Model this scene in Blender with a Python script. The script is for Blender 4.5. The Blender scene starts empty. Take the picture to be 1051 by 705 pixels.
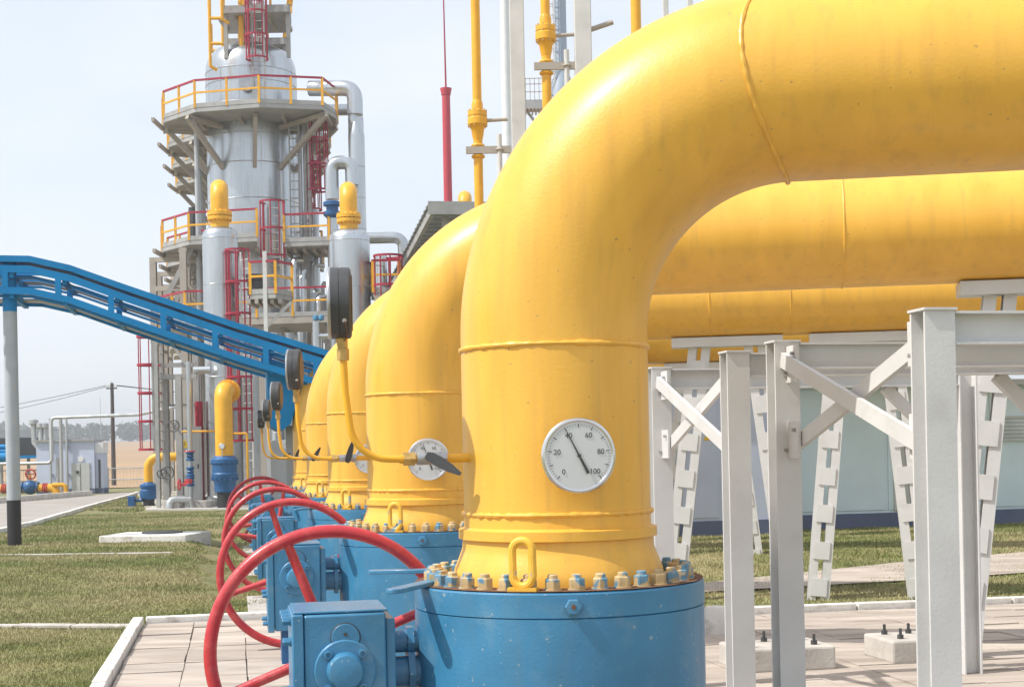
import bpy, math, random
import numpy as np
from mathutils import Vector, Matrix
random.seed(7); rng = np.random.default_rng(7)
S = bpy.context.scene
COL = S.collection
R_ = math.radians
PI = math.pi

# ------------------------------------------------------------------ camera
CAM_H = 1.7
FPX, PITCH, ROLL, YAW, PCY = 1500.0, 0.0, -0.020, 0.1876, 464.0   # level camera with a raised (shifted) lens; picture 1051 px wide
cam_d = bpy.data.cameras.new('camera'); cam = bpy.data.objects.new('camera', cam_d); COL.objects.link(cam)
cam_d.sensor_width = 36; cam_d.lens = 36 * FPX / 1051; cam_d.shift_y = (PCY - 352.5) / 1051; cam_d.clip_start = .1; cam_d.clip_end = 12000
_F = Vector((0, math.cos(PITCH), math.sin(PITCH))); _r0 = Vector((1, 0, 0)); _u0 = _r0.cross(_F)
_r = _r0 * math.cos(ROLL) + _u0 * math.sin(ROLL); _u = -_r0 * math.sin(ROLL) + _u0 * math.cos(ROLL)
cam.matrix_world = Matrix(((_r.x, _u.x, -_F.x, 0), (_r.y, _u.y, -_F.y, 0), (_r.z, _u.z, -_F.z, CAM_H), (0, 0, 0, 1)))
S.camera = cam
# ------------------------------------------------------------------ sky, sun, exposure
SUN_EL = R_(52)
_sd = Vector((-math.cos(R_(20)), -math.sin(R_(20)), 0))          # horizontal direction towards the sun
SUN = Vector((_sd.x * math.cos(SUN_EL), _sd.y * math.cos(SUN_EL), math.sin(SUN_EL)))
W = bpy.data.worlds.new('World'); S.world = W; W.use_nodes = True
nt = W.node_tree; bg = nt.nodes['Background']; sky = nt.nodes.new('ShaderNodeTexSky')
sky.sky_type = 'NISHITA'; sky.sun_disc = False; sky.sun_elevation = SUN_EL
sky.sun_rotation = math.atan2(_sd.x, _sd.y); sky.air_density = 1.0; sky.dust_density = 1.5; sky.ozone_density = 1.0
mixn = nt.nodes.new('ShaderNodeMix'); mixn.data_type = 'RGBA'; mixn.inputs['Factor'].default_value = .80   # thin even summer haze veiling the whole sky
mixn.inputs[7].default_value = (5.0, 5.25, 5.6, 1)
tcw = nt.nodes.new('ShaderNodeTexCoord'); mpw = nt.nodes.new('ShaderNodeMapping'); mpw.inputs['Scale'].default_value = (1, 1, 2.6)
nzw = nt.nodes.new('ShaderNodeTexNoise'); nzw.inputs['Scale'].default_value = 2.6; nzw.inputs['Detail'].default_value = 5; nzw.inputs['Roughness'].default_value = .55
mrw = nt.nodes.new('ShaderNodeMapRange'); mrw.inputs['From Min'].default_value = .38; mrw.inputs['From Max'].default_value = .66; mrw.inputs['To Min'].default_value = .64; mrw.inputs['To Max'].default_value = .90
nt.links.new(tcw.outputs['Generated'], mpw.inputs[0]); nt.links.new(mpw.outputs[0], nzw.inputs['Vector']); nt.links.new(nzw.outputs['Fac'], mrw.inputs['Value']); nt.links.new(mrw.outputs[0], mixn.inputs['Factor'])
nt.links.new(sky.outputs[0], mixn.inputs[6]); nt.links.new(mixn.outputs[2], bg.inputs[0]); bg.inputs[1].default_value = 0.15
sl = bpy.data.lights.new('sun', 'SUN'); sl.energy = 3.6; sl.angle = R_(.6); sl.color = (1, .95, .88)
so = bpy.data.objects.new('sun', sl); COL.objects.link(so); so.rotation_euler = SUN.to_track_quat('Z', 'Y').to_euler()
S.view_settings.view_transform = 'Standard'; S.view_settings.look = 'None'
S.view_settings.exposure = 0.42; S.view_settings.gamma = 1.0; S.view_settings.use_curve_mapping = False

# ------------------------------------------------------------------ surveying helpers
def at(px, py, d):                       # point seen at picture position (px,py), d metres ahead
    v = _F + (px - 525.5) / FPX * _r - (py - PCY) / FPX * _u
    v = v * (d / v.y); return Vector((v.x, v.y, v.z + CAM_H))
CT, ST = math.cos(YAW), math.sin(YAW)
def PT(X, Y, z=0): return Vector((X * CT - Y * ST, X * ST + Y * CT, z))   # plant grid (X along headers, Y along valve row) -> world
def pl(px, py, Y):                       # plant-grid point seen at (px,py) in the plane Y
    v = at(px, py, 1.0) - Vector((0, 0, CAM_H)); X0 = v.x * CT + v.y * ST; Y0 = -v.x * ST + v.y * CT
    k = Y / Y0; return Vector((X0 * k, Y, v.z * k + CAM_H))
X1, Y1, SP = 1.728, 7.81, 5.87
RP = .51

# ------------------------------------------------------------------ materials
MATS = {}
def mat(name, col, rough=.5, metal=0., var=.12, vs=3., bump=0., bs=40., col2=None, c2amt=.5, c2lo=.5, c2hi=.6, c2s=6., stretch=(1, 1, 1), coat=0., detail=4., chip=None, chs=60., chlo=.70, streak=None):
    m = bpy.data.materials.new(name); m.use_nodes = True; n = m.node_tree.nodes; l = m.node_tree.links
    b = n['Principled BSDF']; b.inputs['Roughness'].default_value = rough; b.inputs['Metallic'].default_value = metal
    if coat: b.inputs['Coat Weight'].default_value = coat; b.inputs['Coat Roughness'].default_value = .15
    g = n.new('ShaderNodeNewGeometry'); mp = n.new('ShaderNodeMapping'); mp.inputs['Scale'].default_value = stretch
    l.new(g.outputs['Position'], mp.inputs['Vector'])
    no = n.new('ShaderNodeTexNoise'); no.inputs['Scale'].default_value = vs; no.inputs['Detail'].default_value = detail
    l.new(mp.outputs[0], no.inputs['Vector'])
    mr = n.new('ShaderNodeMapRange'); mr.inputs['From Min'].default_value = .3; mr.inputs['From Max'].default_value = .7
    mr.inputs['To Min'].default_value = 1 - var; mr.inputs['To Max'].default_value = 1 + var
    l.new(no.outputs['Fac'], mr.inputs['Value'])
    mx = n.new('ShaderNodeMix'); mx.data_type = 'RGBA'; mx.blend_type = 'MULTIPLY'; mx.inputs['Factor'].default_value = 1
    mx.inputs[6].default_value = (*col, 1); l.new(mr.outputs[0], mx.inputs[7]); out = mx.outputs[2]
    if col2:
        n2 = n.new('ShaderNodeTexNoise'); n2.inputs['Scale'].default_value = c2s; n2.inputs['Detail'].default_value = 6
        l.new(mp.outputs[0], n2.inputs['Vector'])
        r2 = n.new('ShaderNodeMapRange'); r2.inputs['From Min'].default_value = c2lo; r2.inputs['From Max'].default_value = c2hi
        r2.inputs['To Max'].default_value = c2amt; l.new(n2.outputs['Fac'], r2.inputs['Value'])
        m2 = n.new('ShaderNodeMix'); m2.data_type = 'RGBA'; l.new(r2.outputs[0], m2.inputs['Factor'])
        l.new(out, m2.inputs[6]); m2.inputs[7].default_value = (*col2, 1); out = m2.outputs[2]
    if streak:                                          # run-down dirt: long vertical noise
        ms_ = n.new('ShaderNodeMapping'); ms_.inputs['Scale'].default_value = (9, 9, .5); l.new(g.outputs['Position'], ms_.inputs['Vector'])
        n4 = n.new('ShaderNodeTexNoise'); n4.inputs['Scale'].default_value = 1.5; n4.inputs['Detail'].default_value = 6; l.new(ms_.outputs[0], n4.inputs['Vector'])
        r4 = n.new('ShaderNodeMapRange'); r4.inputs['From Min'].default_value = .52; r4.inputs['From Max'].default_value = .78; r4.inputs['To Max'].default_value = .38; l.new(n4.outputs['Fac'], r4.inputs['Value'])
        m4 = n.new('ShaderNodeMix'); m4.data_type = 'RGBA'; l.new(r4.outputs[0], m4.inputs['Factor']); l.new(out, m4.inputs[6]); m4.inputs[7].default_value = (*streak, 1); out = m4.outputs[2]
    if chip:                                            # small scattered chips and spatter
        n3 = n.new('ShaderNodeTexNoise'); n3.inputs['Scale'].default_value = chs; n3.inputs['Detail'].default_value = 2; l.new(g.outputs['Position'], n3.inputs['Vector'])
        r3 = n.new('ShaderNodeMapRange'); r3.inputs['From Min'].default_value = chlo; r3.inputs['From Max'].default_value = chlo + .03; r3.inputs['To Max'].default_value = .75; l.new(n3.outputs['Fac'], r3.inputs['Value'])
        m3 = n.new('ShaderNodeMix'); m3.data_type = 'RGBA'; l.new(r3.outputs[0], m3.inputs['Factor']); l.new(out, m3.inputs[6]); m3.inputs[7].default_value = (*chip, 1); out = m3.outputs[2]
    l.new(out, b.inputs['Base Color'])
    rr = n.new('ShaderNodeMapRange'); rr.inputs['To Min'].default_value = max(.05, rough - .1); rr.inputs['To Max'].default_value = min(1, rough + .1)
    l.new(no.outputs['Fac'], rr.inputs['Value']); l.new(rr.outputs[0], b.inputs['Roughness'])
    if bump:
        nb = n.new('ShaderNodeTexNoise'); nb.inputs['Scale'].default_value = bs; nb.inputs['Detail'].default_value = 3
        l.new(g.outputs['Position'], nb.inputs['Vector']); bp = n.new('ShaderNodeBump'); bp.inputs['Strength'].default_value = 1
        bp.inputs['Distance'].default_value = bump; l.new(nb.outputs['Fac'], bp.inputs['Height']); l.new(bp.outputs[0], b.inputs['Normal'])
    MATS[name] = m; return m
mat('yellow_paint', (.85, .47, .065), .42, var=.05, vs=2.5, bump=.0012, bs=55, col2=(.72, .37, .04), c2amt=.5, c2lo=.5, c2hi=.75, c2s=4, stretch=(1.5, 1.5, .35), coat=.12, chip=(.42, .26, .09), chs=34, chlo=.72, streak=(.55, .31, .08))
mat('yellow_small', (.82, .42, .025), .42, var=.08, vs=5)
mat('yellow_rail', (.80, .40, .02), .5, var=.1, vs=4)
mat('blue_paint', (.045, .205, .37), .40, var=.12, vs=3, bump=.0016, bs=60, col2=(.16, .30, .40), c2amt=.45, c2lo=.55, c2hi=.72, c2s=5, coat=.2, chip=(.30, .38, .42), chs=30, chlo=.70, streak=(.10, .20, .27))
mat('blue_bridge', (.003, .22, .52), .5, var=.1, vs=2); MATS['blue_bridge'].node_tree.nodes['Principled BSDF'].inputs['Specular IOR Level'].default_value = .25
mat('blue_dark', (.015, .10, .26), .45, var=.12, vs=3, col2=(.10, .12, .13), c2amt=.4, c2lo=.6, c2hi=.7)
mat('red_paint', (.52, .035, .045), .38, var=.1, vs=5, bump=.0015, bs=50, col2=(.62, .12, .11), c2amt=.6, c2lo=.5, c2hi=.7, c2s=9, coat=.2, chip=(.20, .05, .04), chs=40, chlo=.68)
mat('red_rail', (.36, .018, .045), .5, var=.12, vs=4)
mat('bolt_paint', (.56, .42, .22), .7, var=.2, vs=14, bump=.001, bs=90, col2=(.13, .27, .38), c2amt=1, c2lo=.50, c2hi=.54, c2s=11)
mat('rust', (.16, .075, .04), .9, var=.3, vs=20, bump=.002, bs=60)
mat('brass', (.55, .36, .12), .45, .55, var=.2, vs=20)
mat('dull_brass', (.20, .13, .06), .6, .2, var=.2, vs=20)
mat('steel', (.45, .45, .45), .35, .8, var=.15, vs=10)
mat('dark_grey', (.055, .057, .06), .5, var=.2, vs=10, bump=.0006, bs=150)
mat('black_paint', (.022, .022, .024), .55, var=.2, vs=5)
mat('dial_white', (.62, .64, .64), .35, var=.03, coat=.6)
mat('chrome', (.70, .70, .70), .22, .9, var=.04)
mat('ink', (.06, .06, .06), .5, var=.05)
mat('glass_rim', (.75, .76, .76), .3, .6, var=.05)
mat('cladding', (.55, .58, .60), .30, .88, var=.14, vs=.7, bump=.006, bs=4, col2=(.48, .50, .51), c2amt=.6, c2lo=.48, c2hi=.66, c2s=1.2, stretch=(1.6, 1.6, .3), streak=(.34, .34, .33))
mat('cladding_dull', (.50, .52, .53), .45, .5, var=.15, vs=1.5, col2=(.38, .38, .37), c2amt=.5, c2lo=.5, c2hi=.7, c2s=2, stretch=(1.5, 1.5, .3))
mat('grey_steel', (.36, .36, .35), .55, var=.12, vs=2, col2=(.25, .23, .20), c2amt=.5, c2lo=.55, c2hi=.7, c2s=3)
mat('tan_steel', (.42, .38, .33), .6, var=.15, vs=2, col2=(.28, .24, .20), c2amt=.5, c2lo=.5, c2hi=.7, c2s=2)
mat('light_steel', (.64, .64, .63), .5, var=.06, vs=3, col2=(.48, .47, .45), c2amt=.4, c2lo=.58, c2hi=.72, c2s=4, bump=.001, bs=60)
mat('post_grey', (.40, .44, .47), .5, var=.06, vs=4)
mat('concrete', (.50, .47, .43), .9, var=.15, vs=4, bump=.004, bs=30, col2=(.36, .33, .29), c2amt=.6, c2lo=.5, c2hi=.7, c2s=3)
mat('paver', (.45, .39, .335), .9, var=.20, vs=1.6, bump=.004, bs=50, col2=(.28, .235, .19), c2amt=.7, c2lo=.48, c2hi=.7, c2s=2.2, stretch=(.5, 2.2, 1))
mat('joint_soil', (.25, .21, .17), 1, var=.3, vs=10)
mat('white_kerb', (.74, .72, .68), .85, var=.1, vs=4, bump=.004, bs=30, col2=(.45, .42, .37), c2amt=.75, c2lo=.52, c2hi=.66, c2s=6)
mat('asphalt', (.36, .33, .30), .95, var=.1, vs=.8, bump=.004, bs=20, col2=(.28, .25, .22), c2amt=.5, c2lo=.5, c2hi=.65, c2s=.5)
mat('grass_ground', (.17, .17, .065), 1, var=.25, vs=2.2, bump=.03, bs=14, col2=(.30, .25, .12), c2amt=.8, c2lo=.44, c2hi=.60, c2s=.35, stretch=(.5, 1, 1))
mat('grass_blade', (.205, .235, .072), .7, var=.35, vs=6, col2=(.43, .375, .20), c2amt=.85, c2lo=.42, c2hi=.60, c2s=.6, stretch=(.45, 1, 1))
mat('field_wheat', (.38, .25, .135), 1, var=.12, vs=.05, col2=(.36, .23, .11), c2amt=.6, c2lo=.45, c2hi=.65, c2s=.03, stretch=(.25, 1, 1))
mat('far_foliage', (.045, .075, .045), .95, var=.3, vs=.12)
mat('bark', (.10, .08, .06), 1)
mat('lavender_wall', (.55, .61, .76), .8, var=.05, vs=1.5, col2=(.48, .54, .70), c2amt=.5, c2lo=.5, c2hi=.7, c2s=1)
mat('pale_blue_wall', (.64, .79, .87), .7, var=.05, vs=1.5)
mat('door_grey', (.52, .54, .53), .6, var=.05)
mat('plinth_blue', (.12, .15, .24), .8, var=.1)
mat('white_paint', (.75, .76, .76), .5, var=.05)
mat('mast_red', (.50, .04, .06), .5, var=.08)
mat('wood_pole', (.09, .08, .075), .9, var=.2, vs=3)
mat('roof_sheet', (.36, .37, .37), .5, .4, var=.12, vs=2)
mat('sign_yellow', (.85, .58, .02), .5, var=.03)
mat('stack_blue', (.30, .36, .44), .5, var=.06)
M = MATS

# ------------------------------------------------------------------ mesh kit
def perp(d):
    d = d.normalized(); a = Vector((0, 0, 1)) if abs(d.z) < .9 else Vector((1, 0, 0))
    u = d.cross(a).normalized(); return u, d.cross(u).normalized()
def wobble(n):                                   # smooth irregular variation around a closed ring
    W_ = [(random.randint(3, 60), random.uniform(0, 6), random.uniform(.15, .4)) for _ in range(7)]
    return [max(-1, min(1, sum(math.sin(f * 2 * PI * k / n + p) * a for f, p, a in W_) + random.uniform(-.2, .2))) for k in range(n)]
class MB:
    def __init__(s): s.V = []; s.F = []
    def add(s, vs, fs):
        b = len(s.V); s.V += [tuple(v) for v in vs]; s.F += [tuple(i + b for i in f) for f in fs]; return s
    def box(s, x0, x1, y0, y1, z0, z1):
        vs = [(x, y, z) for z in (z0, z1) for y in (y0, y1) for x in (x0, x1)]
        return s.add(vs, [(0, 2, 3, 1), (4, 5, 7, 6), (0, 1, 5, 4), (2, 6, 7, 3), (0, 4, 6, 2), (1, 3, 7, 5)])
    def beam(s, p0, p1, w, h=None, up=(0, 0, 1)):
        h = h or w; p0 = Vector(p0); p1 = Vector(p1); d = (p1 - p0).normalized(); up = Vector(up)
        if abs(d.dot(up)) > .95: up = Vector((0, 1, 0))
        a = d.cross(up).normalized() * (w / 2); b = a.cross(d).normalized() * (h / 2)
        vs = [p + i * a + j * b for p in (p0, p1) for j in (-1, 1) for i in (-1, 1)]
        return s.add(vs, [(0, 1, 3, 2), (4, 6, 7, 5), (0, 4, 5, 1), (2, 3, 7, 6), (0, 2, 6, 4), (1, 5, 7, 3)])
    def ibeam(s, p0, p1, w, h, t=.012, up=(0, 0, 1)):
        p0 = Vector(p0); p1 = Vector(p1); d = (p1 - p0).normalized(); up = Vector(up)
        if abs(d.dot(up)) > .95: up = Vector((0, 1, 0))
        a = d.cross(up).normalized(); b = a.cross(d).normalized()
        o = b * (h / 2 - t / 2)
        s.beam(p0 + o, p1 + o, w, t, b); s.beam(p0 - o, p1 - o, w, t, b); s.beam(p0, p1, t, h - 2 * t, b); return s
    def sweep(s, pts, r, n=10, closed=False, cap=True):
        pts = [Vector(p) for p in pts]; N = len(pts); rs = r if isinstance(r, (list, tuple)) else [r] * N
        t0 = (pts[1] - pts[0]).normalized(); u, v = perp(t0); vs = []
        for i, p in enumerate(pts):
            if closed: t = (pts[(i + 1) % N] - pts[i - 1]).normalized()
            elif i == 0: t = t0
            elif i == N - 1: t = (pts[-1] - pts[-2]).normalized()
            else: t = ((pts[i + 1] - p).normalized() + (p - pts[i - 1]).normalized()).normalized()
            u = (u - t * u.dot(t)).normalized(); v = t.cross(u)
            for k in range(n):
                a = 2 * PI * k / n; vs.append(p + (u * math.cos(a) + v * math.sin(a)) * rs[i])
        fs = []
        for i in range(N if closed else N - 1):
            j = (i + 1) % N
            for k in range(n): fs.append((i * n + k, i * n + (k + 1) % n, j * n + (k + 1) % n, j * n + k))
        if cap and not closed: fs += [tuple(reversed(range(n))), tuple(range((N - 1) * n, N * n))]
        return s.add(vs, fs)
    def tube(s, p0, p1, r, n=10, r2=None): return s.sweep([p0, p1], [r, r if r2 is None else r2], n)
    def lathe(s, prof, n=32, o=(0, 0, 0), ax=(0, 0, 1), caps=True):
        o = Vector(o); ax = Vector(ax).normalized()
        if abs(ax.z) > .99: u, v = Vector((1, 0, 0)), Vector((0, 1, 0)) * (1 if ax.z > 0 else -1)
        else: u, v = perp(ax)
        vs = []; fs = []; m = len(prof)
        for (r, z) in prof:
            for k in range(n):
                a = 2 * PI * k / n; vs.append(o + ax * z + (u * math.cos(a) + v * math.sin(a)) * r)
        for i in range(m - 1):
            for k in range(n): fs.append((i * n + k, i * n + (k + 1) % n, (i + 1) * n + (k + 1) % n, (i + 1) * n + k))
        if caps: fs += [tuple(reversed(range(n))), tuple(range((m - 1) * n, m * n))]
        return s.add(vs, fs)
    def torus(s, c, ax, R, r, n=32, m=8, a0=0, a1=2 * PI, jit=0):
        c = Vector(c); u, v = perp(Vector(ax)); full = abs(a1 - a0 - 2 * PI) < 1e-6
        k = n if full else n + 1
        pts = [c + (u * math.cos(a0 + (a1 - a0) * i / n) + v * math.sin(a0 + (a1 - a0) * i / n)) * R for i in range(k)]
        rr = [r * (1 + jit * q) for q in wobble(len(pts))]
        return s.sweep(pts, rr, m, closed=full)
    def prism(s, poly, z0, z1):
        n = len(poly); vs = [(x, y, z0) for x, y in poly] + [(x, y, z1) for x, y in poly]
        return s.add(vs, [tuple(reversed(range(n))), tuple(range(n, 2 * n))] + [(i, (i + 1) % n, n + (i + 1) % n, n + i) for i in range(n)])
    def mesh(s, name, m, org=None, smooth=True, ang=35):
        me = bpy.data.meshes.new(name); V = s.V
        if org is not None: V = [(x - org[0], y - org[1], z - org[2]) for x, y, z in V]
        me.from_pydata(V, [], s.F); me.materials.append(m if not isinstance(m, str) else M[m]); me.update()
        if smooth:
            me.shade_smooth(); me.set_sharp_from_angle(angle=R_(ang))
        return me
    def build(s, name, m, parent=None, smooth=True, bevel=0, ang=35):
        org = parent.get('_o') if parent is not None else None
        me = s.mesh(name, m, org, smooth, ang); o = link(name, me, parent)
        if bevel:
            b = o.modifiers.new('bevel', 'BEVEL'); b.width = bevel; b.segments = 2; b.limit_method = 'ANGLE'; b.angle_limit = R_(50)
        if org is not None: o['_o'] = org
        return o
def link(name, me, parent=None, loc=None, rot=None):
    o = bpy.data.objects.new(name, me); COL.objects.link(o)
    if parent is not None: o.parent = parent
    if loc is not None: o.location = loc
    if rot is not None: o.rotation_euler = rot
    return o
def tag(o, label, cat, group=None):
    o['label'] = label; o['category'] = cat
    if group: o['group'] = group
    return o
def thing(name, label, cat, loc=(0, 0, 0), rotz=0, group=None, world=True):
    """Empty at the base of a thing; world=True: its meshes are given in world coordinates"""
    o = bpy.data.objects.new(name, None); COL.objects.link(o); o.location = loc; o.rotation_euler = (0, 0, rotz)
    o.empty_display_size = .2
    tag(o, label, cat, group)
    if world: o['_o'] = tuple(loc)
    return o
def kids(o): return [c for c in COL.objects if c.parent == o]
def copy_tree(o, parent=None):
    c = o.copy(); COL.objects.link(c)
    if parent is not None: c.parent = parent
    for k in kids(o): copy_tree(k, c)
    return c
def structure(o): o['kind'] = 'structure'; return o
def plant_thing(name, label, cat, X, Y, group=None): return thing(name, label, cat, PT(X, Y, 0), YAW, group, world=False)

# ================================================================== THE SETTING
def rise(y): return 0 if y < 130 else min(10.5, (y - 130) / 570 * 10.5)
def sm(t): t = min(1, max(0, t)); return t * t * (3 - 2 * t)
LOW = -.25                                       # the valve yard lies a step lower than the lawns around it
def ground_z(x, y):
    if y > 60: return rise(y)
    Xp, Yp = x * CT + y * ST, -x * ST + y * CT
    a = sm((26 - y) / 6.5); b = sm((Xp + .95) / .6) * sm((4.6 - Xp) / 1.0) * sm((38 - Yp) / 4)
    return LOW * max(a, b)
def sheet(name, xs, ys, dz, m):
    mb = MB(); vs = [(x, y, ground_z(x, y) + dz) for y in ys for x in xs]; n = len(xs)
    mb.add(vs, [(j * n + i, j * n + i + 1, (j + 1) * n + i + 1, (j + 1) * n + i) for j in range(len(ys) - 1) for i in range(n - 1)])
    return structure(mb.build(name, m, smooth=False))
sheet('ground', [-3000, -1200, -500, -200, -100, -50] + [-30 + .5 * k for k in range(121)] + [50, 100, 200, 500, 1200, 3000], [-200, -50, 0] + [2 + .5 * k for k in range(84)] + [60, 130, 220, 320, 420, 520, 620, 700, 1500, 5000], 0, 'grass_ground')
sheet('field', list(np.linspace(-2900, 2900, 25)), [88, 110, 130, 220, 320, 420, 520, 620, 699, 1400], .05, 'field_wheat')

# road with white kerbs
def strip(pts0, pts1, z): 
    mb = MB(); n = len(pts0); vs = [(x, y, z) for x, y in pts0] + [(x, y, z) for x, y in pts1]
    return mb.add(vs, [(i, i + 1, n + i + 1, n + i) for i in range(n - 1)])
near = [(-11.2, 20), (-11.9, 28), (-12.4, 35.3), (-12.9, 39.5), (-13.65, 43.7), (-15.3, 53), (-17.4, 66), (-18.7, 73)]
far = [(-24.5, 20), (-24.3, 28), (-23.6, 40), (-22.8, 50), (-21.4, 60), (-20.9, 66), (-20.5, 71), (-20.4, 73)]
structure(strip(near, far, .012).build('road', 'asphalt', smooth=False))
structure(strip([(-20.4, 73), (-18.7, 73), (-13, 74.5), (30, 82)], [(-20.4, 77), (-18.7, 77.4), (-13, 78.8), (30, 86)], .010).build('cross_road', 'asphalt', smooth=False))
def kerb_run(root, pts, L, w, h, m, bz=0):
    k = 0
    for a, b in zip(pts[:-1], pts[1:]):
        a = Vector(a); b = Vector(b); D = (b - a); n = max(1, round(D.length / L)); D /= n
        for i in range(n):
            p = a + D * (i + .008); q = a + D * (i + .985); j = random.uniform(-.006, .006)
            mb = MB(); mb.beam((p.x, p.y, bz + h / 2 + j), (q.x, q.y, bz + h / 2 + j + random.uniform(-.006, .006)), w, h); mb.build('kerb_stone', m, root, smooth=False, bevel=.012)
rk = thing('road_kerb', 'white painted kerb stones along the near side of the pale road', 'kerb', (0, 0, 0), group='road kerbs')
kerb_run(rk, [near[1], *near[2:]], 1.5, .16, .12, 'white_kerb')
rk = thing('road_kerb', 'white painted kerb stones on the verge side before the pale blue cabin', 'kerb', (0, 0, 0), group='road kerbs')
kerb_run(rk, [far[3], *far[4:-1]], 1.5, .2, .26, 'white_kerb')

# paved pad of the first valves, in plant grid
def PTL(X, Y): v = PT(X, Y); return (v.x, v.y)
mb = MB(); mb.prism([PTL(-1.06, 3), PTL(2.95, 3), PTL(2.95, 17.32), PTL(-1.06, 17.32)], LOW - .1, LOW + .028)
pad = structure(mb.build('paved_pad', 'joint_soil', smooth=False)); pad['_o'] = (0, 0, 0)
mb = MB(); mb.prism([PTL(2.955, 3), PTL(9.9, 3), PTL(9.9, 15.72), PTL(2.955, 15.72)], LOW - .1, LOW + .028)
pad2 = structure(mb.build('paved_apron', 'joint_soil', smooth=False)); pad2['_o'] = (0, 0, 0)
pvms = []
for k in range(4):
    pv = MB(); e = [random.uniform(0, .005) for _ in range(4)]
    pv.box(-.278 + e[0], .278 - e[1], -.279 + e[2], .279 - e[3], -.03, .03); pvms.append(pv.mesh('paver', 'paver', smooth=False))
def pave(root, xs, ys):
    for X in xs:
        for Y in ys:
            o = link('paver', random.choice(pvms), root, PT(X + random.uniform(-.004, .004), Y + random.uniform(-.004, .004), LOW + .034 + random.uniform(-.005, .005)), (random.uniform(-.008, .008), random.uniform(-.008, .008), YAW + random.uniform(-.008, .008)))
pave(pad, [-.77 + .5615 * i for i in range(7)], [17.02 - .567 * j for j in range(17)])
pave(pad2, [3.245 + .5615 * i for i in range(12)], [15.42 - .567 * j for j in range(14)])
pk = thing('pad_kerb', 'chipped white kerb stones edging the paved pad under the valves', 'kerb', (0, 0, 0))
for seg in ([(-1.13, 6.5), (-1.13, 17.40)], [(-1.05, 17.40), (2.95, 17.40)], [(3.02, 17.3), (3.02, 15.85)], [(3.1, 15.8), (9.9, 15.8)]):
    kerb_run(pk, [PTL(*seg[0]), PTL(*seg[1])], 1.0, .12, .14, 'white_kerb', LOW)
ek = thing('edging_strip', 'flush concrete edging strip running from the white pad corner through the lawn', 'edging', (0, 0, 0))
kerb_run(ek, [Vector((-7.3, 17.5)), Vector((-4.42, 16.88))], .8, .18, .045, 'concrete', LOW)
ek = thing('edging_strip', 'pale edging strip in the lawn beside the foot of the bridge post', 'edging', (0, 0, 0))
kerb_run(ek, [Vector((-12.5, 27.0)), Vector((-6.1, 26.2))], 1.0, .14, .03, 'concrete')
# wall-less sky: world only

# ================================================================== VALVE ROW
GR = 'valve row'
ordn = {0: 'fifth', 1: 'fourth', 2: 'third', 3: 'second', 4: 'nearest'}
def from_bridge(i): return ordn[i] + (' to' if i == 4 else ' from') + ' the blue bridge'

# --- gas pipe prototype (local: origin on riser axis at ground, +X along header)
def arc_pts(c, R, a0, a1, n): return [(c[0] + R * math.cos(a0 + (a1 - a0) * i / n), 0, c[1] + R * math.sin(a0 + (a1 - a0) * i / n)) for i in range(n + 1)]
ZW, ZC, RB = 2.256, 3.625, 1.30
HDIR = -.17                               # headers leave the risers slightly towards the viewer's side
gp = plant_thing('gas_pipe', '', 'pipe', X1, Y1, 'large yellow gas pipe elbows'); gp.rotation_euler = (0, 0, HDIR)
mb = MB(); mb.lathe([(.575, 1.003), (.575, 1.035), (.566, 1.075), (.548, 1.12), (.532, 1.16), (.523, 1.185), (.521, 1.232), (.541, 1.238), (.541, 1.287), (.519, 1.293), (RP, 1.30), (RP, ZW + .01)], 96, caps=False)
mb.build('riser', 'yellow_paint', gp, ang=22)
mb = MB(); mb.sweep([(0, 0, ZW - .005), (0, 0, ZW + .06)] + arc_pts((RB, ZC - RB), RB, PI, PI / 2, 40)  + [(RB + .3, 0, ZC), (17, 0, ZC)], RP, 96, cap=False); mb.build('bend_and_header', 'yellow_paint', gp)
for c, ax in (((0, 0, 1.372), (0, 0, 1)), ((0, 0, ZW), (0, 0, 1))):
    mb = MB(); mb.torus(c, ax, RP + .001, .0125, 260, 8, jit=.38); mb.build('weld_bead', 'yellow_paint', gp)
def on_run(sx, ph, R):                    # point on the pipe skin, sx metres past (+) or before (-) the elbow end
    if sx >= 0: c, nz = Vector((RB + sx, 0, ZC)), Vector((0, 0, 1))
    else:
        a = PI / 2 - sx / RB; nz = Vector((math.cos(a), 0, math.sin(a))); c = Vector((RB, 0, ZC - RB)) + nz * RB
    return c + (Vector((0, -1, 0)) * math.cos(ph) + nz * math.sin(ph)) * R
pts = [on_run(-.04 - .20 * max(0, math.cos(2 * PI * k / 260)) ** 1.3, 2 * PI * k / 260, RP + .001) for k in range(260)]
mb = MB(); mb.sweep(pts, [.012 * (1 + .3 * q) for q in wobble(len(pts))], 8, closed=True); mb.build('weld_bead', 'yellow_paint', gp)
wb = MB(); wb.torus((0, 0, 0), (1, 0, 0), RP + .001, .009, 120, 6, jit=.2); wbm = wb.mesh('weld_bead', 'yellow_paint')
pipes = [gp]
for i in range(1, 5):
    c = copy_tree(gp); c.location = PT(X1, Y1 + i * SP); pipes.append(c)
for i, g in enumerate(pipes):
    g['label'] = 'big yellow gas pipe elbow, ' + from_bridge(i)
    for x in {0: (5.2, 9.5), 1: (3.9, 8.), 2: (2.9, 4.6, 5.6, 9), 3: (3.3, 6.5), 4: (3, 6, 9)}[i]: link('weld_bead', wbm, g, (x, 0, ZC))

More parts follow.
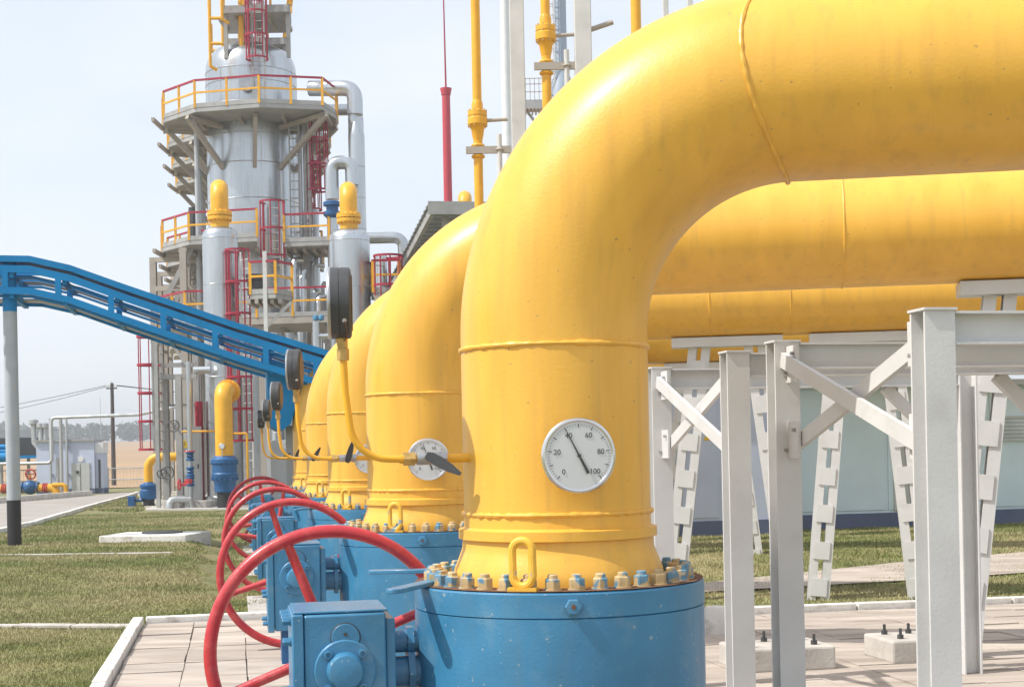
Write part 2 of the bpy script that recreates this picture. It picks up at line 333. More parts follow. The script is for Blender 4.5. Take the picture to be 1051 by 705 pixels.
# --- valve prototype
gv = plant_thing('ball_valve', '', 'valve', X1, Y1, 'blue ball valves under the gas pipes')
RD = .788
mb = MB(); mb.lathe([(RD - .012, LOW), (RD, LOW + .05), (RD, .868), (RD - .006, .872)], 80); mb.build('body', 'blue_paint', gv)
mb = MB(); mb.lathe([(RD - .008, .8725), (RD + .002, .877), (RD + .002, .992), (RD - .008, 1.002), (.56, 1.003)], 80, caps=False); mb.build('top_flange', 'blue_paint', gv)
mb = MB(); mb.lathe([(.52, 1.0), (.60, 1.008), (.785, 1.008)], 80, caps=False); mb.build('flange_face', 'rust', gv)
nb = MB()
nb.lathe([(.046, 0), (.046, .008)], 16)
nb.lathe([(.039, .008), (.041, .012), (.041, .054), (.035, .060)], 6)
nb.lathe([(.026, .060), (.026, .076), (.020, .081)], 12)
nm = nb.mesh('nut', 'bolt_paint', ang=30)
for k in range(36):
    a = 2 * PI * (k + .5) / 36; link('nut', nm, gv, (.695 * math.cos(a), .695 * math.sin(a), 1.006), (random.uniform(-.03, .03), random.uniform(-.03, .03), random.random() * 3))
def eye(ang):
    mb = MB(); pts = []
    for i in range(28):
        a = 2 * PI * i / 28; x = .052 * math.cos(a); z = .052 * math.sin(a) + (.062 if math.sin(a) > 0 else -.062)
        pts.append((x, z))
    r = .735; t = Vector((-math.sin(ang), math.cos(ang), 0)); n = Vector((math.cos(ang), math.sin(ang), 0))
    P = [n * r + t * x + Vector((0, 0, 1.145 + z)) for x, z in pts]
    mb.sweep(P, .021, 10, closed=True)
    mb.beam(n * r + Vector((0, 0, 1.0)) - t * .075, n * r + Vector((0, 0, 1.0)) + t * .075, .05, .05)
    return mb.build('lifting_eye', 'bolt_eye', gv)
mat('bolt_eye', (.80, .46, .05), .5, var=.12, vs=10, bump=.0015, bs=70, col2=(.16, .30, .40), c2amt=.9, c2lo=.56, c2hi=.60, c2s=7)
eye(math.atan2(-.66, -.33)); eye(math.atan2(.66, .33))
def hexhead(o, ax, r, h, nme, m, par, n=6):
    mb = MB(); mb.lathe([(r * 1.15, 0), (r * 1.15, h * .2)], 16, o, ax); mb.lathe([(r, h * .2), (r, h * .9), (r * .85, h)], n, o, ax); return mb.build(nme, m, par, ang=30)
a = math.atan2(-.79, -.105); hexhead((math.cos(a) * RD, math.sin(a) * RD, .935), (math.cos(a), math.sin(a), 0), .042, .04, 'plug', 'blue_paint', gv)
mb = MB(); mb.lathe([(.012, 0), (.012, .004)], 8, (math.cos(a) * (RD + .041), math.sin(a) * (RD + .041), .935), (math.cos(a), math.sin(a), 0)); mb.build('plug_mark', 'rust', gv)
# lifting plates sticking out from the flange
for (p, q) in (((-.60, .06), (-.95, -.44)), ((-.60, .62), (-.93, .80))):
    mb = MB(); mb.beam((p[0], p[1], 1.022), (q[0], q[1], 1.012), .085, .024); mb.lathe([(.04, -.012), (.04, .012)], 16, (q[0], q[1], 1.012)); mb.build('lug_plate', 'blue_paint', gv, bevel=.004)
# gearbox
GX0, GX1, GZ0, GZ1, GY0, GY1 = -1.40, -.985, .13, .895, -.345, .20
mb = MB(); mb.box(GX0, GX1, GY0, GY1, GZ0, GZ1); gb = mb.build('gearbox', 'blue_paint', gv, bevel=.012)
mb = MB(); mb.box(GX0 - .062, GX0 - .003, GY0 - .006, GY1 - .01, GZ0 - .01, GZ1 + .004); mb.build('side_cover', 'blue_paint', gb, bevel=.008)
mb = MB(); mb.box(GX1 + .003, GX1 + .05, GY0 + .03, GY1 - .03, GZ0 + .04, GZ1 - .035); mb.build('mounting_plate', 'blue_paint', gb, bevel=.006)
mb = MB(); mb.box(GX0 - .05, GX1 + .012, GY0 + .02, GY1 - .02, GZ1 + .004, GZ1 + .016); mb.build('top_plate', 'blue_paint', gb, bevel=.004)
for (y, z) in ((-.29, .76), (-.25, .86), (-.08, .86), (.12, .86), (-.29, .45), (.12, .45), (-.29, .2), (.12, .2)):
    hexhead((GX0 - .062, y, z), (-1, 0, 0), .022, .045, 'cover_bolt', 'blue_paint', gb)
cx_, cz_ = -1.197, .61
mb = MB(); mb.lathe([(.157, 0), (.157, .014), (.150, .020), (.1, .022)], 48, (cx_, GY0, cz_), (0, -1, 0)); mb.build('bearing_cover', 'blue_paint', gb)
mb = MB(); mb.lathe([(.096, .020), (.094, .06), (.082, .078), (.05, .086), (.01, .088)], 40, (cx_, GY0, cz_), (0, -1, 0)); mb.build('bearing_cap', 'blue_paint', gb)
for k in range(4):
    a = PI / 4 + k * PI / 2; o = (cx_ + .123 * math.cos(a), GY0 - .021, cz_ + .123 * math.sin(a))
    mb = MB(); mb.lathe([(.028, 0), (.028, .006)], 20, o, (0, -1, 0)); mb.lathe([(.021, .006), (.021, .022), (.012, .024), (.012, .012)], 16, o, (0, -1, 0)); mb.build('cover_bolt', 'blue_paint', gb)
mb = MB(); mb.lathe([(.072, -.001), (.072, .006), (.068, .009), (.01, .009)], 40, (cx_ + .005, GY0, cz_ + .165), (0, -1, 0)); mb.build('indicator_disc', 'blue_paint', gb)
mb = MB(); mb.lathe([(.010, 0), (.010, .004)], 10, (cx_ + .005, GY0 - .0095, cz_ + .183), (0, -1, 0)); mb.build('indicator_hole', 'ink', gb)
mb = MB(); mb.torus((cx_ + .005, GY0 - .003, cz_ + .165), (0, 1, 0), .0745, .003, 40, 5); mb.build('indicator_groove', 'dark_grey', gb)
for (x0, y0, z0, z1, rr) in ((-.985, .0, .70, .70, .06), (-.985, -.02, .54, .54, .085)):
    mb = MB(); mb.tube((GX1 + .03, y0, z0), (-RD + .05, y0, z1), rr, 20); mb.lathe([(rr * 1.5, 0), (rr * 1.5, .035)], 6, (-RD - .055, y0, z0), (1, 0, 0)); mb.build('coupling', 'blue_paint', gv)
mb = MB(); mb.tube((-1.19, GY1, .556), (-1.19, .87, .556), .035, 16); mb.lathe([(.075, 0), (.07, .1), (.05, .12)], 20, (-1.19, GY1, .556), (0, 1, 0)); mb.build('worm_shaft', 'blue_paint', gv)
mb = MB(); mb.box(-1.34, -1.04, -.22, .10, LOW, .125); mb.build('gearbox_foot', 'blue_dark', gv)
# hand wheel: its own frame so copies can be turned
HW = .70
mb = MB(); mb.torus((0, 0, 0), (0, 1, 0), HW, .039, 96, 14); hw = mb.build('handwheel', 'red_paint', gv); hw.location = (-1.19, .85, .556)
for k in range(4):
    a = R_(111) + k * PI / 2; mb = MB(); mb.tube((.05 * math.cos(a), 0, .05 * math.sin(a)), (HW * math.cos(a), 0, HW * math.sin(a)), .033, 14, .028); mb.build('spoke', 'red_paint', hw)
mb = MB(); mb.lathe([(.06, -.06), (.085, -.05), (.085, .05), (.06, .06)], 24, (0, 0, 0), (0, 1, 0)); mb.build('hub', 'red_paint', hw)
valves = [gv]
for i in range(1, 5):
    c = copy_tree(gv); c.location = PT(X1, Y1 + i * SP); valves.append(c)
    for k in kids(c):
        if k.name.startswith('handwheel'): k.rotation_euler = (0, R_((0, 4, 31, 12, 55)[i]), 0)
for i, v in enumerate(valves): v['label'] = 'blue ball valve with gearbox and red handwheel, ' + from_bridge(i)
for i in range(2, 5):
    o = MB().box(-1.6, 1.2, -1.1, 1.1, LOW - .1, LOW + .029).build('valve_plinth', 'concrete', smooth=False, bevel=.01); o.location = PT(X1, Y1 + i * SP); o.rotation_euler = (0, 0, YAW)
    tag(o, 'low concrete plinth under the blue valve ' + from_bridge(i), 'plinth', 'valve plinths')

# --- pressure gauges on bent tubes
def gauge(i, turn, lever, case_r=.187):
    g = plant_thing('pressure_gauge', 'black pressure gauge on bent tube, by the yellow pipe ' + from_bridge(i), 'gauge', X1, Y1 + i * SP, 'pressure gauges on the gas pipes')
    y = -.1; z = 1.675
    path = [(-.86, y, z), (-.93, y, z + .002)]
    for k in range(9):
        a = -PI / 2 - k * (PI / 2 - .12) / 8; path.append((-.93 + .20 * math.cos(a), y, z + .202 + .20 * math.sin(a)))
    path += [(-1.150, y, 2.03), (-1.158, y, 2.27)]
    MB().sweep(path, .019, 12).build('tube', 'yellow_small', g)
    mb = MB(); mb.lathe([(.032, 0), (.032, .06), (.024, .065)], 6, (-1.158, y, 2.20)); mb.lathe([(.026, .065), (.026, .13)], 12, (-1.158, y, 2.20)); mb.build('nut', 'brass', g, ang=30)
    mb = MB(); mb.tube((-.49, y, z), (-.62, y, z), .024, 14); mb.tube((-.78, y, z), (-.87, y, z), .024, 14); mb.build('nipple', 'yellow_small', g)
    mb = MB(); mb.lathe([(.040, 0), (.040, .06)], 6, (-.85, y, z), (1, 0, 0)); mb.build('union_nut', 'brass', g, ang=30)
    mb = MB(); mb.tube((-.62, y, z), (-.78, y, z), .034, 14); mb.tube((-.70, y, z), (-.70, y - .07, z), .022, 12); mb.lathe([(.043, 0), (.043, .035)], 6, (-.655, y, z), (1, 0, 0)); mb.build('valve_block', 'steel', g, ang=30)
    mb = MB(); c = Vector((-.70, y - .08, z)); d = Vector((math.cos(lever), -.25, math.sin(lever))).normalized(); e = d.cross(Vector((0, 1, 0))).normalized()
    for s_, w0, w1 in ((-.05, .05, .03), (.22, .035, .012)):
        pass
    prof = [(-.045, .014), (-.02, .026), (.03, .029), (.10, .023), (.165, .009)]
    vs = []; 
    for (t, w) in prof:
        for sgn in (-1, 1):
            for yy in (-.011, .011): vs.append(c + d * t + e * w * sgn + Vector((0, yy, 0)))
    fs = []
    for k in range(4):
        b = k * 4
        for (p, q) in ((0, 1), (1, 3), (3, 2), (2, 0)): fs.append((b + p, b + q, b + 4 + q, b + 4 + p))
    fs += [(0, 2, 3, 1), (16, 17, 19, 18)]
    mb.add(vs, fs); mb.build('lever_handle', 'dark_grey', g)
    # case: lathe about local X
    gc = Vector((-1.170, y, 2.50)); ax = Vector((-math.cos(turn), math.sin(turn), 0))
    mb = MB(); mb.lathe([(.150, -.062), (case_r - .012, -.060), (case_r, -.050), (case_r, -.004), (case_r - .003, -.002), (case_r - .003, .002), (case_r, .004), (case_r, .045), (case_r - .010, .056)], 64, gc, ax); mb.build('case', 'dark_grey', g)
    mb = MB(); mb.torus(gc + ax * .052, ax, case_r - .008, .011, 64, 8); mb.build('bezel', 'steel', g)
    mb = MB(); mb.lathe([(case_r - .02, .0565), (case_r - .022, .058)], 48, gc, ax); mb.build('dial_face', 'dial_white', g)
    mb = MB(); mb.lathe([(.148, -.066), (.145, -.062)], 40, gc, ax); mb.build('back_plate', 'dull_brass', g)
    s_ = gc + Vector((-.005, -.188, -.09)); mb = MB(); mb.lathe([(.012, 0), (.012, .012), (.006, .014)], 10, gc + Vector((.01, -.158, -.10)), (0, -1, -.6)); mb.build('seal', 'chrome', g)
    mb = MB(); mb.sweep([gc + Vector((.01, -.168, -.11)), gc + Vector((.02, -.165, -.14)), gc + Vector((.03, -.12, -.175)), gc + Vector((.02, -.02, -.2))], .003, 5); mb.build('seal_wire', 'rust', g)
    MB().tube(gc - Vector((-.012, 0, .24)), gc - Vector((0, 0, case_r - .01)), .026, 12).build('socket', 'brass', g)
gauge(0, .09, R_(-32)); gauge(1, .17, R_(75)); gauge(2, .18, R_(60)); gauge(3, .16, R_(70)); gauge(4, .15, R_(40))

# --- dial thermometers facing -Y
def text_mesh(txt, size):
    cu = bpy.data.curves.new('numeral', 'FONT'); cu.body = txt; cu.size = size; cu.align_x = 'CENTER'; cu.align_y = 'CENTER'; cu.extrude = .0004; cu.resolution_u = 3
    ob = bpy.data.objects.new('numeral', cu); COL.objects.link(ob); dg = bpy.context.evaluated_depsgraph_get()
    me = bpy.data.meshes.new_from_object(ob.evaluated_get(dg)); bpy.data.objects.remove(ob); me.materials.clear(); me.materials.append(M['ink']); return me
NUM = {v: text_mesh(str(v), .038) for v in (0, 20, 40, 60, 80, 100)}
def thermo(i, X, z, val, lab):
    g = thing('dial_thermometer', lab, 'thermometer', PT(X1 + X, Y1 + i * SP - .62, z), YAW, 'dial thermometers on the gas pipes', world=False)
    r = .188
    mb = MB(); mb.lathe([(.17, .035), (.183, .03), (.186, .02), (.186, -.015)], 72, (0, 0, 0), (0, -1, 0)); mb.lathe([(.165, -.0155), (.165, -.02)], 48, (0, 0, 0), (0, -1, 0)); mb.build('case', 'chrome', g)
    mb = MB(); mb.torus((0, -.028, 0), (0, 1, 0), .178, .0145, 72, 10); mb.build('bezel', 'chrome', g)
    mb = MB(); mb.lathe([(.172, .0365), (.171, .038)], 64, (0, 0, 0), (0, -1, 0)); mb.build('dial_face', 'dial_white', g)
    yf = -.0392; mb = MB()
    for k in range(51):
        a = R_(225 - 270 * k / 50); L = .019 if k % 5 == 0 else .009; w = .0042 if k % 5 == 0 else .0014
        if k % 5 and not (k > 45 or k % 1 == 0): continue
        d = Vector((math.cos(a), 0, math.sin(a))); mb.beam(d * (.161 - L) + Vector((0, yf, 0)), d * .161 + Vector((0, yf, 0)), w, .001, up=(0, 1, 0))
    mb.build('scale_marks', 'ink', g, smooth=False)
    for v in NUM:
        a = R_(225 - 2.7 * v); o = link('numeral', NUM[v], g, (.114 * math.cos(a), yf - .0005, .114 * math.sin(a)), (PI / 2, 0, 0))
    a = R_(225 - 2.7 * val); d = Vector((math.cos(a), 0, math.sin(a))); e = Vector((-d.z, 0, d.x)); yy = Vector((0, yf - .006, 0))
    mb = MB(); prof = [(-.10, .0085), (-.05, .0065), (0, .0045), (.09, .003), (.15, .0012)]
    vs = [d * t + e * w * s_ + yy + Vector((0, q, 0)) for t, w in prof for s_ in (-1, 1) for q in (0, -.0015)]
    fs = []
    for k in range(4):
        b = k * 4; fs += [(b, b + 1, b + 5, b + 4), (b + 1, b + 3, b + 7, b + 5), (b + 3, b + 2, b + 6, b + 7), (b + 2, b, b + 4, b + 6)]
    mb.add(vs, fs + [(0, 2, 3, 1), (16, 17, 19, 18)]); mb.lathe([(.009, .040), (.009, .05)], 16, (0, 0, 0), (0, -1, 0)); mb.build('needle', 'ink', g, smooth=False)
    MB().tube((0, .015, 0), (0, .16, 0), .03, 14).build('stem', 'steel', g)
thermo(0, -.028, 1.676, 40, 'round white dial thermometer with numerals, on the nearest full sized yellow pipe')
thermo(1, -.02, 1.650, 43, 'round white dial thermometer partly behind a dark lever handle')
thermo(2, -.02, 1.650, 38, 'round white dial thermometer just peeping past a yellow pipe edge')

# ================================================================== BLUE CABLE BRIDGE (plant grid, runs along X at Y = 32.5 .. 34.9)
YB, WB_ = 30.75, 2.2
br = thing('cable_bridge', 'bright blue two tier cable bridge sloping down behind the yellow pipes', 'cable bridge', PT(-4.43, 31.1, 0), 0)
TOP = [(-60, 262), (0, 262), (30, 262.5), (72, 272), (120, 289), (240, 330), (345, 362), (420, 384)]
def prof(off): return [pl(x, y + off, YB) for x, y in TOP]
def rail(name, off0, off1, Y, m, t=.06):
    a = prof(off0); b = prof(off1); mb = MB(); vs = []
    for p, q in zip(a, b):
        for yy in (Y, Y + t): vs += [PT(p.x, yy, p.z), PT(q.x, yy, q.z)]
    n = len(a); fs = [(0, 1, 3, 2), (4 * n - 4, 4 * n - 2, 4 * n - 1, 4 * n - 3)]
    for i in range(n - 1):
        k = 4 * i
        fs += [(k, k + 4, k + 5, k + 1), (k + 2, k + 3, k + 7, k + 6), (k, k + 2, k + 6, k + 4), (k + 1, k + 5, k + 7, k + 3)]
    mb.add(vs, fs); o = mb.build(name, m, br, smooth=False)
    return o
for Y in (YB, YB + WB_):
    rail('upper_side_rail', 0, 6.5, Y, 'blue_bridge'); rail('middle_side_rail', 10, 17.5, Y + .003, 'blue_bridge'); rail('lower_side_rail', 32.5, 39.5, Y, 'blue_bridge')
rail('cover_sheet', 5.2, 5.8, YB + .07, 'blue_dark', .9)
rail('cable_tray', 18.2, 18.9, YB + .35, 'grey_steel', .6); rail('cover_sheet', 5.2, 5.8, YB + .07, 'blue_dark', .9)
rail('cable_tray', 18.2, 18.9, YB + 1.35, 'grey_steel', .55)
rail('cable_tray', 38.3, 39, YB + .3, 'grey_steel', .55); rail('cable_tray', 38.3, 39, YB + 1.3, 'grey_steel', .6)
for o_ in (19.2, 39.3):
    for yy in (.2, 2.0): rail('stringer', o_, o_ + 2.5, YB + yy, 'blue_bridge', .08)
def interp(X, off):
    a = prof(off)
    for p, q in zip(a[:-1], a[1:]):
        if p.x <= X <= q.x: t = (X - p.x) / (q.x - p.x); return p.z + t * (q.z - p.z)
    return a[-1].z
X = -5.5
while X < 2.6:
    for Y in (YB + .01, YB + WB_ - .05):
        MB().beam(PT(X, Y + .02, interp(X, 17)), PT(X, Y + .02, interp(X, 33)), .12, .06, up=PT(0, 1)).build('hanger', 'blue_bridge', br, smooth=False)
    for off in (20, 41):
        MB().beam(PT(X + .12, YB + .05, interp(X, off)), PT(X + .12, YB + WB_, interp(X, off)), .09, .1).build('cross_beam', 'blue_bridge', br, smooth=False)
    X += 1.03
pc = PT(-4.43, 31.1, 0); zt = interp(-4.43, 4)
pp = MB().tube(pc + Vector((0, 0, .93)), pc + Vector((0, 0, zt - 1.02)), .137, 24).build('post', 'post_grey', br)
MB().tube(pc, pc + Vector((0, 0, .93)), .139, 24).build('post_base', 'black_paint', pp)
MB().tube(pc + Vector((0, 0, zt - 1.02)), pc + Vector((0, 0, zt)), .139, 24).build('post_head', 'blue_bridge', pp)
h0 = pl(274, 385, YB + .6); h1 = pl(300, 441, YB + .6)
mb = MB(); 
poly = [(h0.x, h0.z + .3), (h0.x, h1.z + .22), (h0.x + .06, h1.z + .08), (h0.x + .18, h1.z), (h1.x - .2, h1.z), (h1.x - .04, h1.z + .12), (h1.x + .08, h1.z + .5), (h1.x + .1, h0.z + .2)]
n = len(poly); vs = [PT(x, YB + .35, z) for x, z in poly] + [PT(x, YB + 2.2, z) for x, z in poly]
mb.add(vs, [tuple(range(n)), tuple(reversed(range(n, 2 * n)))] + [(i, n + i, n + (i + 1) % n, (i + 1) % n) for i in range(n)]); mb.build('drop_hood', 'blue_bridge', br, ang=50)
MB().beam(PT(h0.x + .5, YB + 1.2, LOW), PT(h0.x + .5, YB + 1.2, h1.z + .1), .2, .2).build('end_post', 'post_grey', br)

# manhole slab
ms = thing('manhole_slab', 'low white concrete manhole slab with a dark round cover on the lawn', 'manhole', (-7.5, 30.65, 0), R_(-8), world=False)
MB().box(-.93, .93, -.75, .75, -.2, .15).build('slab', 'white_kerb', ms, bevel=.02)
MB().lathe([(.42, .15), (.42, .175), (.40, .185), (.1, .19)], 40, (.1, .1, 0)).build('cover', 'dark_grey', ms)

# ================================================================== PROCESS PLANT
def railing(par, poly, z, h=1.1, step=1.4, toe=True, red=True, cap='red_rail'):
    top = MB(); mid = MB(); P = [Vector((x, y, z)) for x, y in poly]
    for a, b in zip(P[:-1], P[1:]):
        top.beam(a + Vector((0, 0, h)), b + Vector((0, 0, h)), .075, .075); mid.beam(a + Vector((0, 0, h * .55)), b + Vector((0, 0, h * .55)), .06, .07)
    top.build('top_rail', cap, par, smooth=False); mid.build('mid_rail', 'yellow_rail', par, smooth=False)
    if toe:
        for a, b in zip(P[:-1], P[1:]): MB().beam(a + Vector((0, 0, .09)), b + Vector((0, 0, .09)), .03, .17).build('toe_board', 'grey_steel', par, smooth=False)
    for i, (a, b) in enumerate(zip(P[:-1], P[1:])):
        n = max(1, round((b - a).length / step))
        for k in range(n + (1 if i == len(P) - 2 else 0)):
            p = a + (b - a) * (k / n); MB().beam(p, p + Vector((0, 0, h)), .09, .075).build('rail_post', 'yellow_rail', par, smooth=False)
def platform(root, poly, z, m='grey_steel', t=.17, rails=None, name='platform'):
    mb = MB(); mb.prism(poly, z - t, z); o = mb.build(name, m, root, smooth=False)
    mb = MB(); cxm = sum(p[0] for p in poly) / len(poly); cym = sum(p[1] for p in poly) / len(poly)
    x0 = min(p[0] for p in poly) + .3; x1 = max(p[0] for p in poly) - .3
    for k in range(5):
        x = x0 + (x1 - x0) * k / 4; mb.beam((x, cym - .9, z - t - .08), (x, cym + .9, z - t - .08), .12, .16)
    mb.build('joist', 'tan_steel', o, smooth=False)
    if rails: railing(o, rails, z)
    return o
def cage(root, x, y, z0, z1, r, out, hoop=.9, ladder=True, up=7, m='red_rail', lad='grey_steel', zc0=None, tr=.028):
    """ladder with safety hoops; out = direction (radians) the cage bulges to"""
    o = None; d = Vector((math.cos(out), math.sin(out), 0)); s_ = Vector((-d.y, d.x, 0)); c = Vector((x, y, 0)) + d * r * .75
    zc0 = z0 if zc0 is None else zc0
    mb = MB()
    for sg in (-1, 1): mb.beam(Vector((x, y, z0)) + s_ * .24 * sg, Vector((x, y, z1)) + s_ * .24 * sg, .06, .06)
    o = mb.build('ladder', lad, root, smooth=False)
    z = z0 + .3; rg = MB()
    while z < z1: rg.tube(Vector((x, y, z)) - s_ * .24, Vector((x, y, z)) + s_ * .24, .018, 5); z += .33
    rg.build('rung', lad, o, smooth=False)['kind'] = 'stuff'
    n = max(2, round((z1 - zc0) / hoop))
    for k in range(n + 1):
        z = zc0 + (z1 - zc0) * k / n; pts = [c + (d * math.cos(a) + s_ * math.sin(a)) * r + Vector((0, 0, z)) for a in [(-2.4 + 4.8 * i / 16) for i in range(17)]]
        mb = MB()
        for p, q in zip(pts[:-1], pts[1:]): mb.beam(p, q, .03, .10 if hoop > 1.2 else .075)
        mb.build('hoop', m, o, smooth=False)
    for k in range(up):
        a = -2.2 + 4.4 * k / (up - 1); p = c + (d * math.cos(a) + s_ * math.sin(a)) * (r - .02); MB().tube(p + Vector((0, 0, zc0)), p + Vector((0, 0, z1)), tr, 6).build('cage_bar', m, o)
    return o

# --- main columns, one behind the other along the plant row
cc = Vector((-10.75, 62, 0)); RC = 1.90
col = thing('process_column', '', 'column', (cc.x, cc.y, 0), group='silver process columns in a row')
zt = 18.75
dome = [(RC, zt - .9), (RC * .985, zt - .55), (RC * .93, zt - .25), (RC * .82, zt + .02), (RC * .6, zt + .24), (RC * .3, zt + .36), (.02, zt + .4)]
MB().lathe([(RC + .12, 0), (RC + .12, .5), (RC, .55), (RC, 15.9), (RC, zt - .9)], 64, cc).build('shell', 'cladding', col, ang=30)
MB().lathe(dome, 64, cc, caps=False).build('dome', 'cladding', col)
for z in (7.6, 9.2, 10.9, 12.4, 13.9, 15.1, 16.4, 17.3, zt - .92): MB().torus(cc + Vector((0, 0, z)), (0, 0, 1), RC + .004, .018, 64, 5).build('cladding_band', 'cladding', col)
for k in range(14):
    a = 2 * PI * (k + .3) / 14; MB().tube(cc + Vector((math.cos(a) * RC, math.sin(a) * RC, 7)), cc + Vector((math.cos(a) * RC, math.sin(a) * RC, zt - .95)), .011, 5).build('cladding_seam', 'cladding', col)
MB().lathe([(.26, 0), (.26, .22), (.34, .22), (.34, .30), (.08, .31)], 24, cc + Vector((.2, -RC + .05, 17.05)), (0, -1, 0)).build('nozzle', 'steel', col)
def px2(px, py, d): v = at(px, py, d); return (v.x, v.y)
zp1 = 15.72
poly1 = [px2(167, 112, 61.6), px2(168, 112, 60.2), px2(200, 108, 58.5), px2(266, 108, 57.9), px2(331, 108, 58.5), px2(345, 108, 60.2), px2(346, 108, 61.9), px2(167, 112, 62.3)]
pf = platform(col, poly1, zp1, rails=poly1[:-1])
for k, px in enumerate((192, 262, 335, 172, 345)):
    e = at(px, 112, 58.6 if k < 3 else 61); a = math.atan2(e.y - cc.y, e.x - cc.x); foot = cc + Vector((math.cos(a) * RC * .98, math.sin(a) * RC * .98, zp1 - 2.05))
    tip = Vector((e.x, e.y, zp1 - .33)); MB().beam(foot, tip, .16, .2).build('bracket', 'tan_steel', pf, smooth=False)
    MB().beam(Vector((foot.x, foot.y, zp1 - .38)), tip, .16, .18).build('bracket', 'tan_steel', pf, smooth=False)
# middle platform, two wings either side of the column
zp2 = 10.35
polyL = [px2(166, 247, 61.5), px2(167, 247, 59.8), px2(194, 247, 58.0), px2(264, 247, 57.4), px2(264, 247, 60.4), px2(215, 247, 61.5)]
pf2 = platform(col, polyL, zp2, rails=polyL[:4])
polyR = [px2(292, 253, 60.3), px2(292, 253, 58.0), px2(338, 253, 57.8), px2(339, 253, 61.5)]
platform(col, polyR, zp2 - .15, rails=polyR)
for (px, d, z0) in ((157, 60.6, 0), (188, 57.9, 0)):
    e = at(px, 260, d); MB().ibeam((e.x, e.y, z0), (e.x, e.y, zp2 - .3), .26, .26, .03).build('platform_leg', 'tan_steel', col, smooth=False)
e0 = at(155, 260, 60.6); e1 = at(214, 262, 60.2)
for z in (zp2 - .4, zp2 - 1.6): MB().beam((e0.x, e0.y, z), (e1.x, e1.y, z), .2, .2).build('platform_beam', 'tan_steel', col, smooth=False)
# lower platform
zp3 = 7.08
polyD = [px2(163, 326, 61.5), px2(164, 326, 58.5), px2(190, 326, 56.7), px2(338, 326, 56.0), px2(342, 326, 61.5)]
pf3 = platform(col, polyD, zp3, 'tan_steel', .26, rails=polyD)
for px in (200, 268, 336):
    e = at(px, 330, 56.6); MB().beam((e.x, e.y, 0), (e.x, e.y, zp3 - .3), .22, .22).build('platform_leg', 'tan_steel', col, smooth=False)
# crown platform and hoist frame
zp4 = 20.25
polyT = [px2(230, 28, 61.2), px2(228, 28, 60.0), px2(298, 28, 60.0), px2(299, 28, 61.2)]
pf4 = platform(col, polyT + [px2(299, 28, 63), px2(230, 28, 63)], zp4, t=.3)
railing(pf4, [polyT[0], polyT[1], px2(250, 28, 60.0)], zp4, toe=False, cap='yellow_rail'); railing(pf4, [px2(278, 28, 60.0), polyT[2], polyT[3]], zp4, toe=False, cap='yellow_rail')
for px in (232, 296):
    e = at(px, 40, 60.3); MB().beam((e.x, e.y, zt - .6), (e.x, e.y, zp4 - .3), .16, .16).build('platform_leg', 'grey_steel', pf4, smooth=False)
ex = at(247, 10, 60.5); mb = MB(); mb.tube((ex.x, ex.y, zt - .3), (ex.x, ex.y, 21.6), .11, 12); mb.build('vent_stub', 'yellow_small', col)
hexhead((ex.x, ex.y, 21.0), (0, 0, 1), .2, .5, 'vent_valve', 'blue_dark', col, 10)
for (a_, b_) in (((216, 68), (213, -10)), ((228, 20), (222, -10))):
    p = at(*a_, 59.5); q = at(*b_, 59.5); MB().sweep([p + Vector((.25, .1, -.15)), p, Vector((p.x, p.y, q.z))], .075, 8).build('vent_pipe', 'yellow_small', col)
for py in (19, 45):
    p = at(215, py, 59.5); q = at(229, py, 59.5); MB().tube(p, q, .07, 8).build('vent_pipe', 'yellow_small', col)
e = at(297, 20, 60.2); MB().beam((e.x, e.y, zp4), (e.x + .3, e.y, zp4 + 1.9), .22, .12).build('davit', 'yellow_rail', col, smooth=False)
lx = at(266, 60, 59.9); cage(col, lx.x, 59.75, zt - 2.5, 23.5, .45, -PI / 2, hoop=1.0, zc0=at(266, 61, 59.5).z)
lx = at(279, 240, 58); cage(col, lx.x, 58.6, zp3, zp2 + 1.5, .5, -PI / 2, hoop=.9, zc0=at(279, 262, 58).z)
lx = at(317, 150, 60); cage(col, lx.x, 60.0, zp2, zp1, .45, 0, hoop=1.1, zc0=12.6)
e = at(303, 200, 60.2); mb = MB()
for dx in (-.2, .2): mb.beam((e.x + dx, 60.2, zp3), (e.x + dx, 60.2, zp1 - .2), .05, .08)
z = zp3
while z < zp1 - .3: mb.beam((e.x - .2, 60.2, z), (e.x + .2, 60.2, z), .04, .04); z += .35
mb.build('cable_ladder', 'grey_steel', col, smooth=False)
for (px, d_, r_, za_, zb_, m_) in ((203, 60.0, .10, zp3, zp1 - .2, 'cladding_dull'), (199, 60.4, .22, zp2, zp2 + 1.7, 'dark_grey'), (310, 60.8, .09, zp3, zp1 + .6, 'cladding'), (314, 60.3, .06, zp2, zp1, 'grey_steel'), (290, 59.9, .05, zp3, zp2 + 3, 'cladding_dull'), (324, 60.9, .14, zp3, zp2 + 1.6, 'cladding')):
    x = at(px, 220, d_).x; MB().tube((x, d_, za_), (x, d_, zb_), r_, 10).build('service_line', m_, col)
for k in range(7):                                       # stair flight between the lower and middle landings
    a = at(205, 250, 59.6); MB().box(a.x - 1.9 + k * .24, a.x - 1.62 + k * .24, 59.2, 60.0, zp3 + .45 * (k + .5), zp3 + .45 * (k + .5) + .05).build('stair_tread', 'grey_steel', col, smooth=False)
MB().beam((a.x - 1.9, 59.15, zp3 + .1), (a.x - .2, 59.15, zp2 - .1), .05, .2).build('stair_stringer', 'grey_steel', col, smooth=False)
cols = [col]
rowd = PT(0, 1); 
for i in range(1, 4):
    c = copy_tree(col); c.location = Vector((cc.x, cc.y, 0)) + rowd * 4.8 * i; cols.append(c)
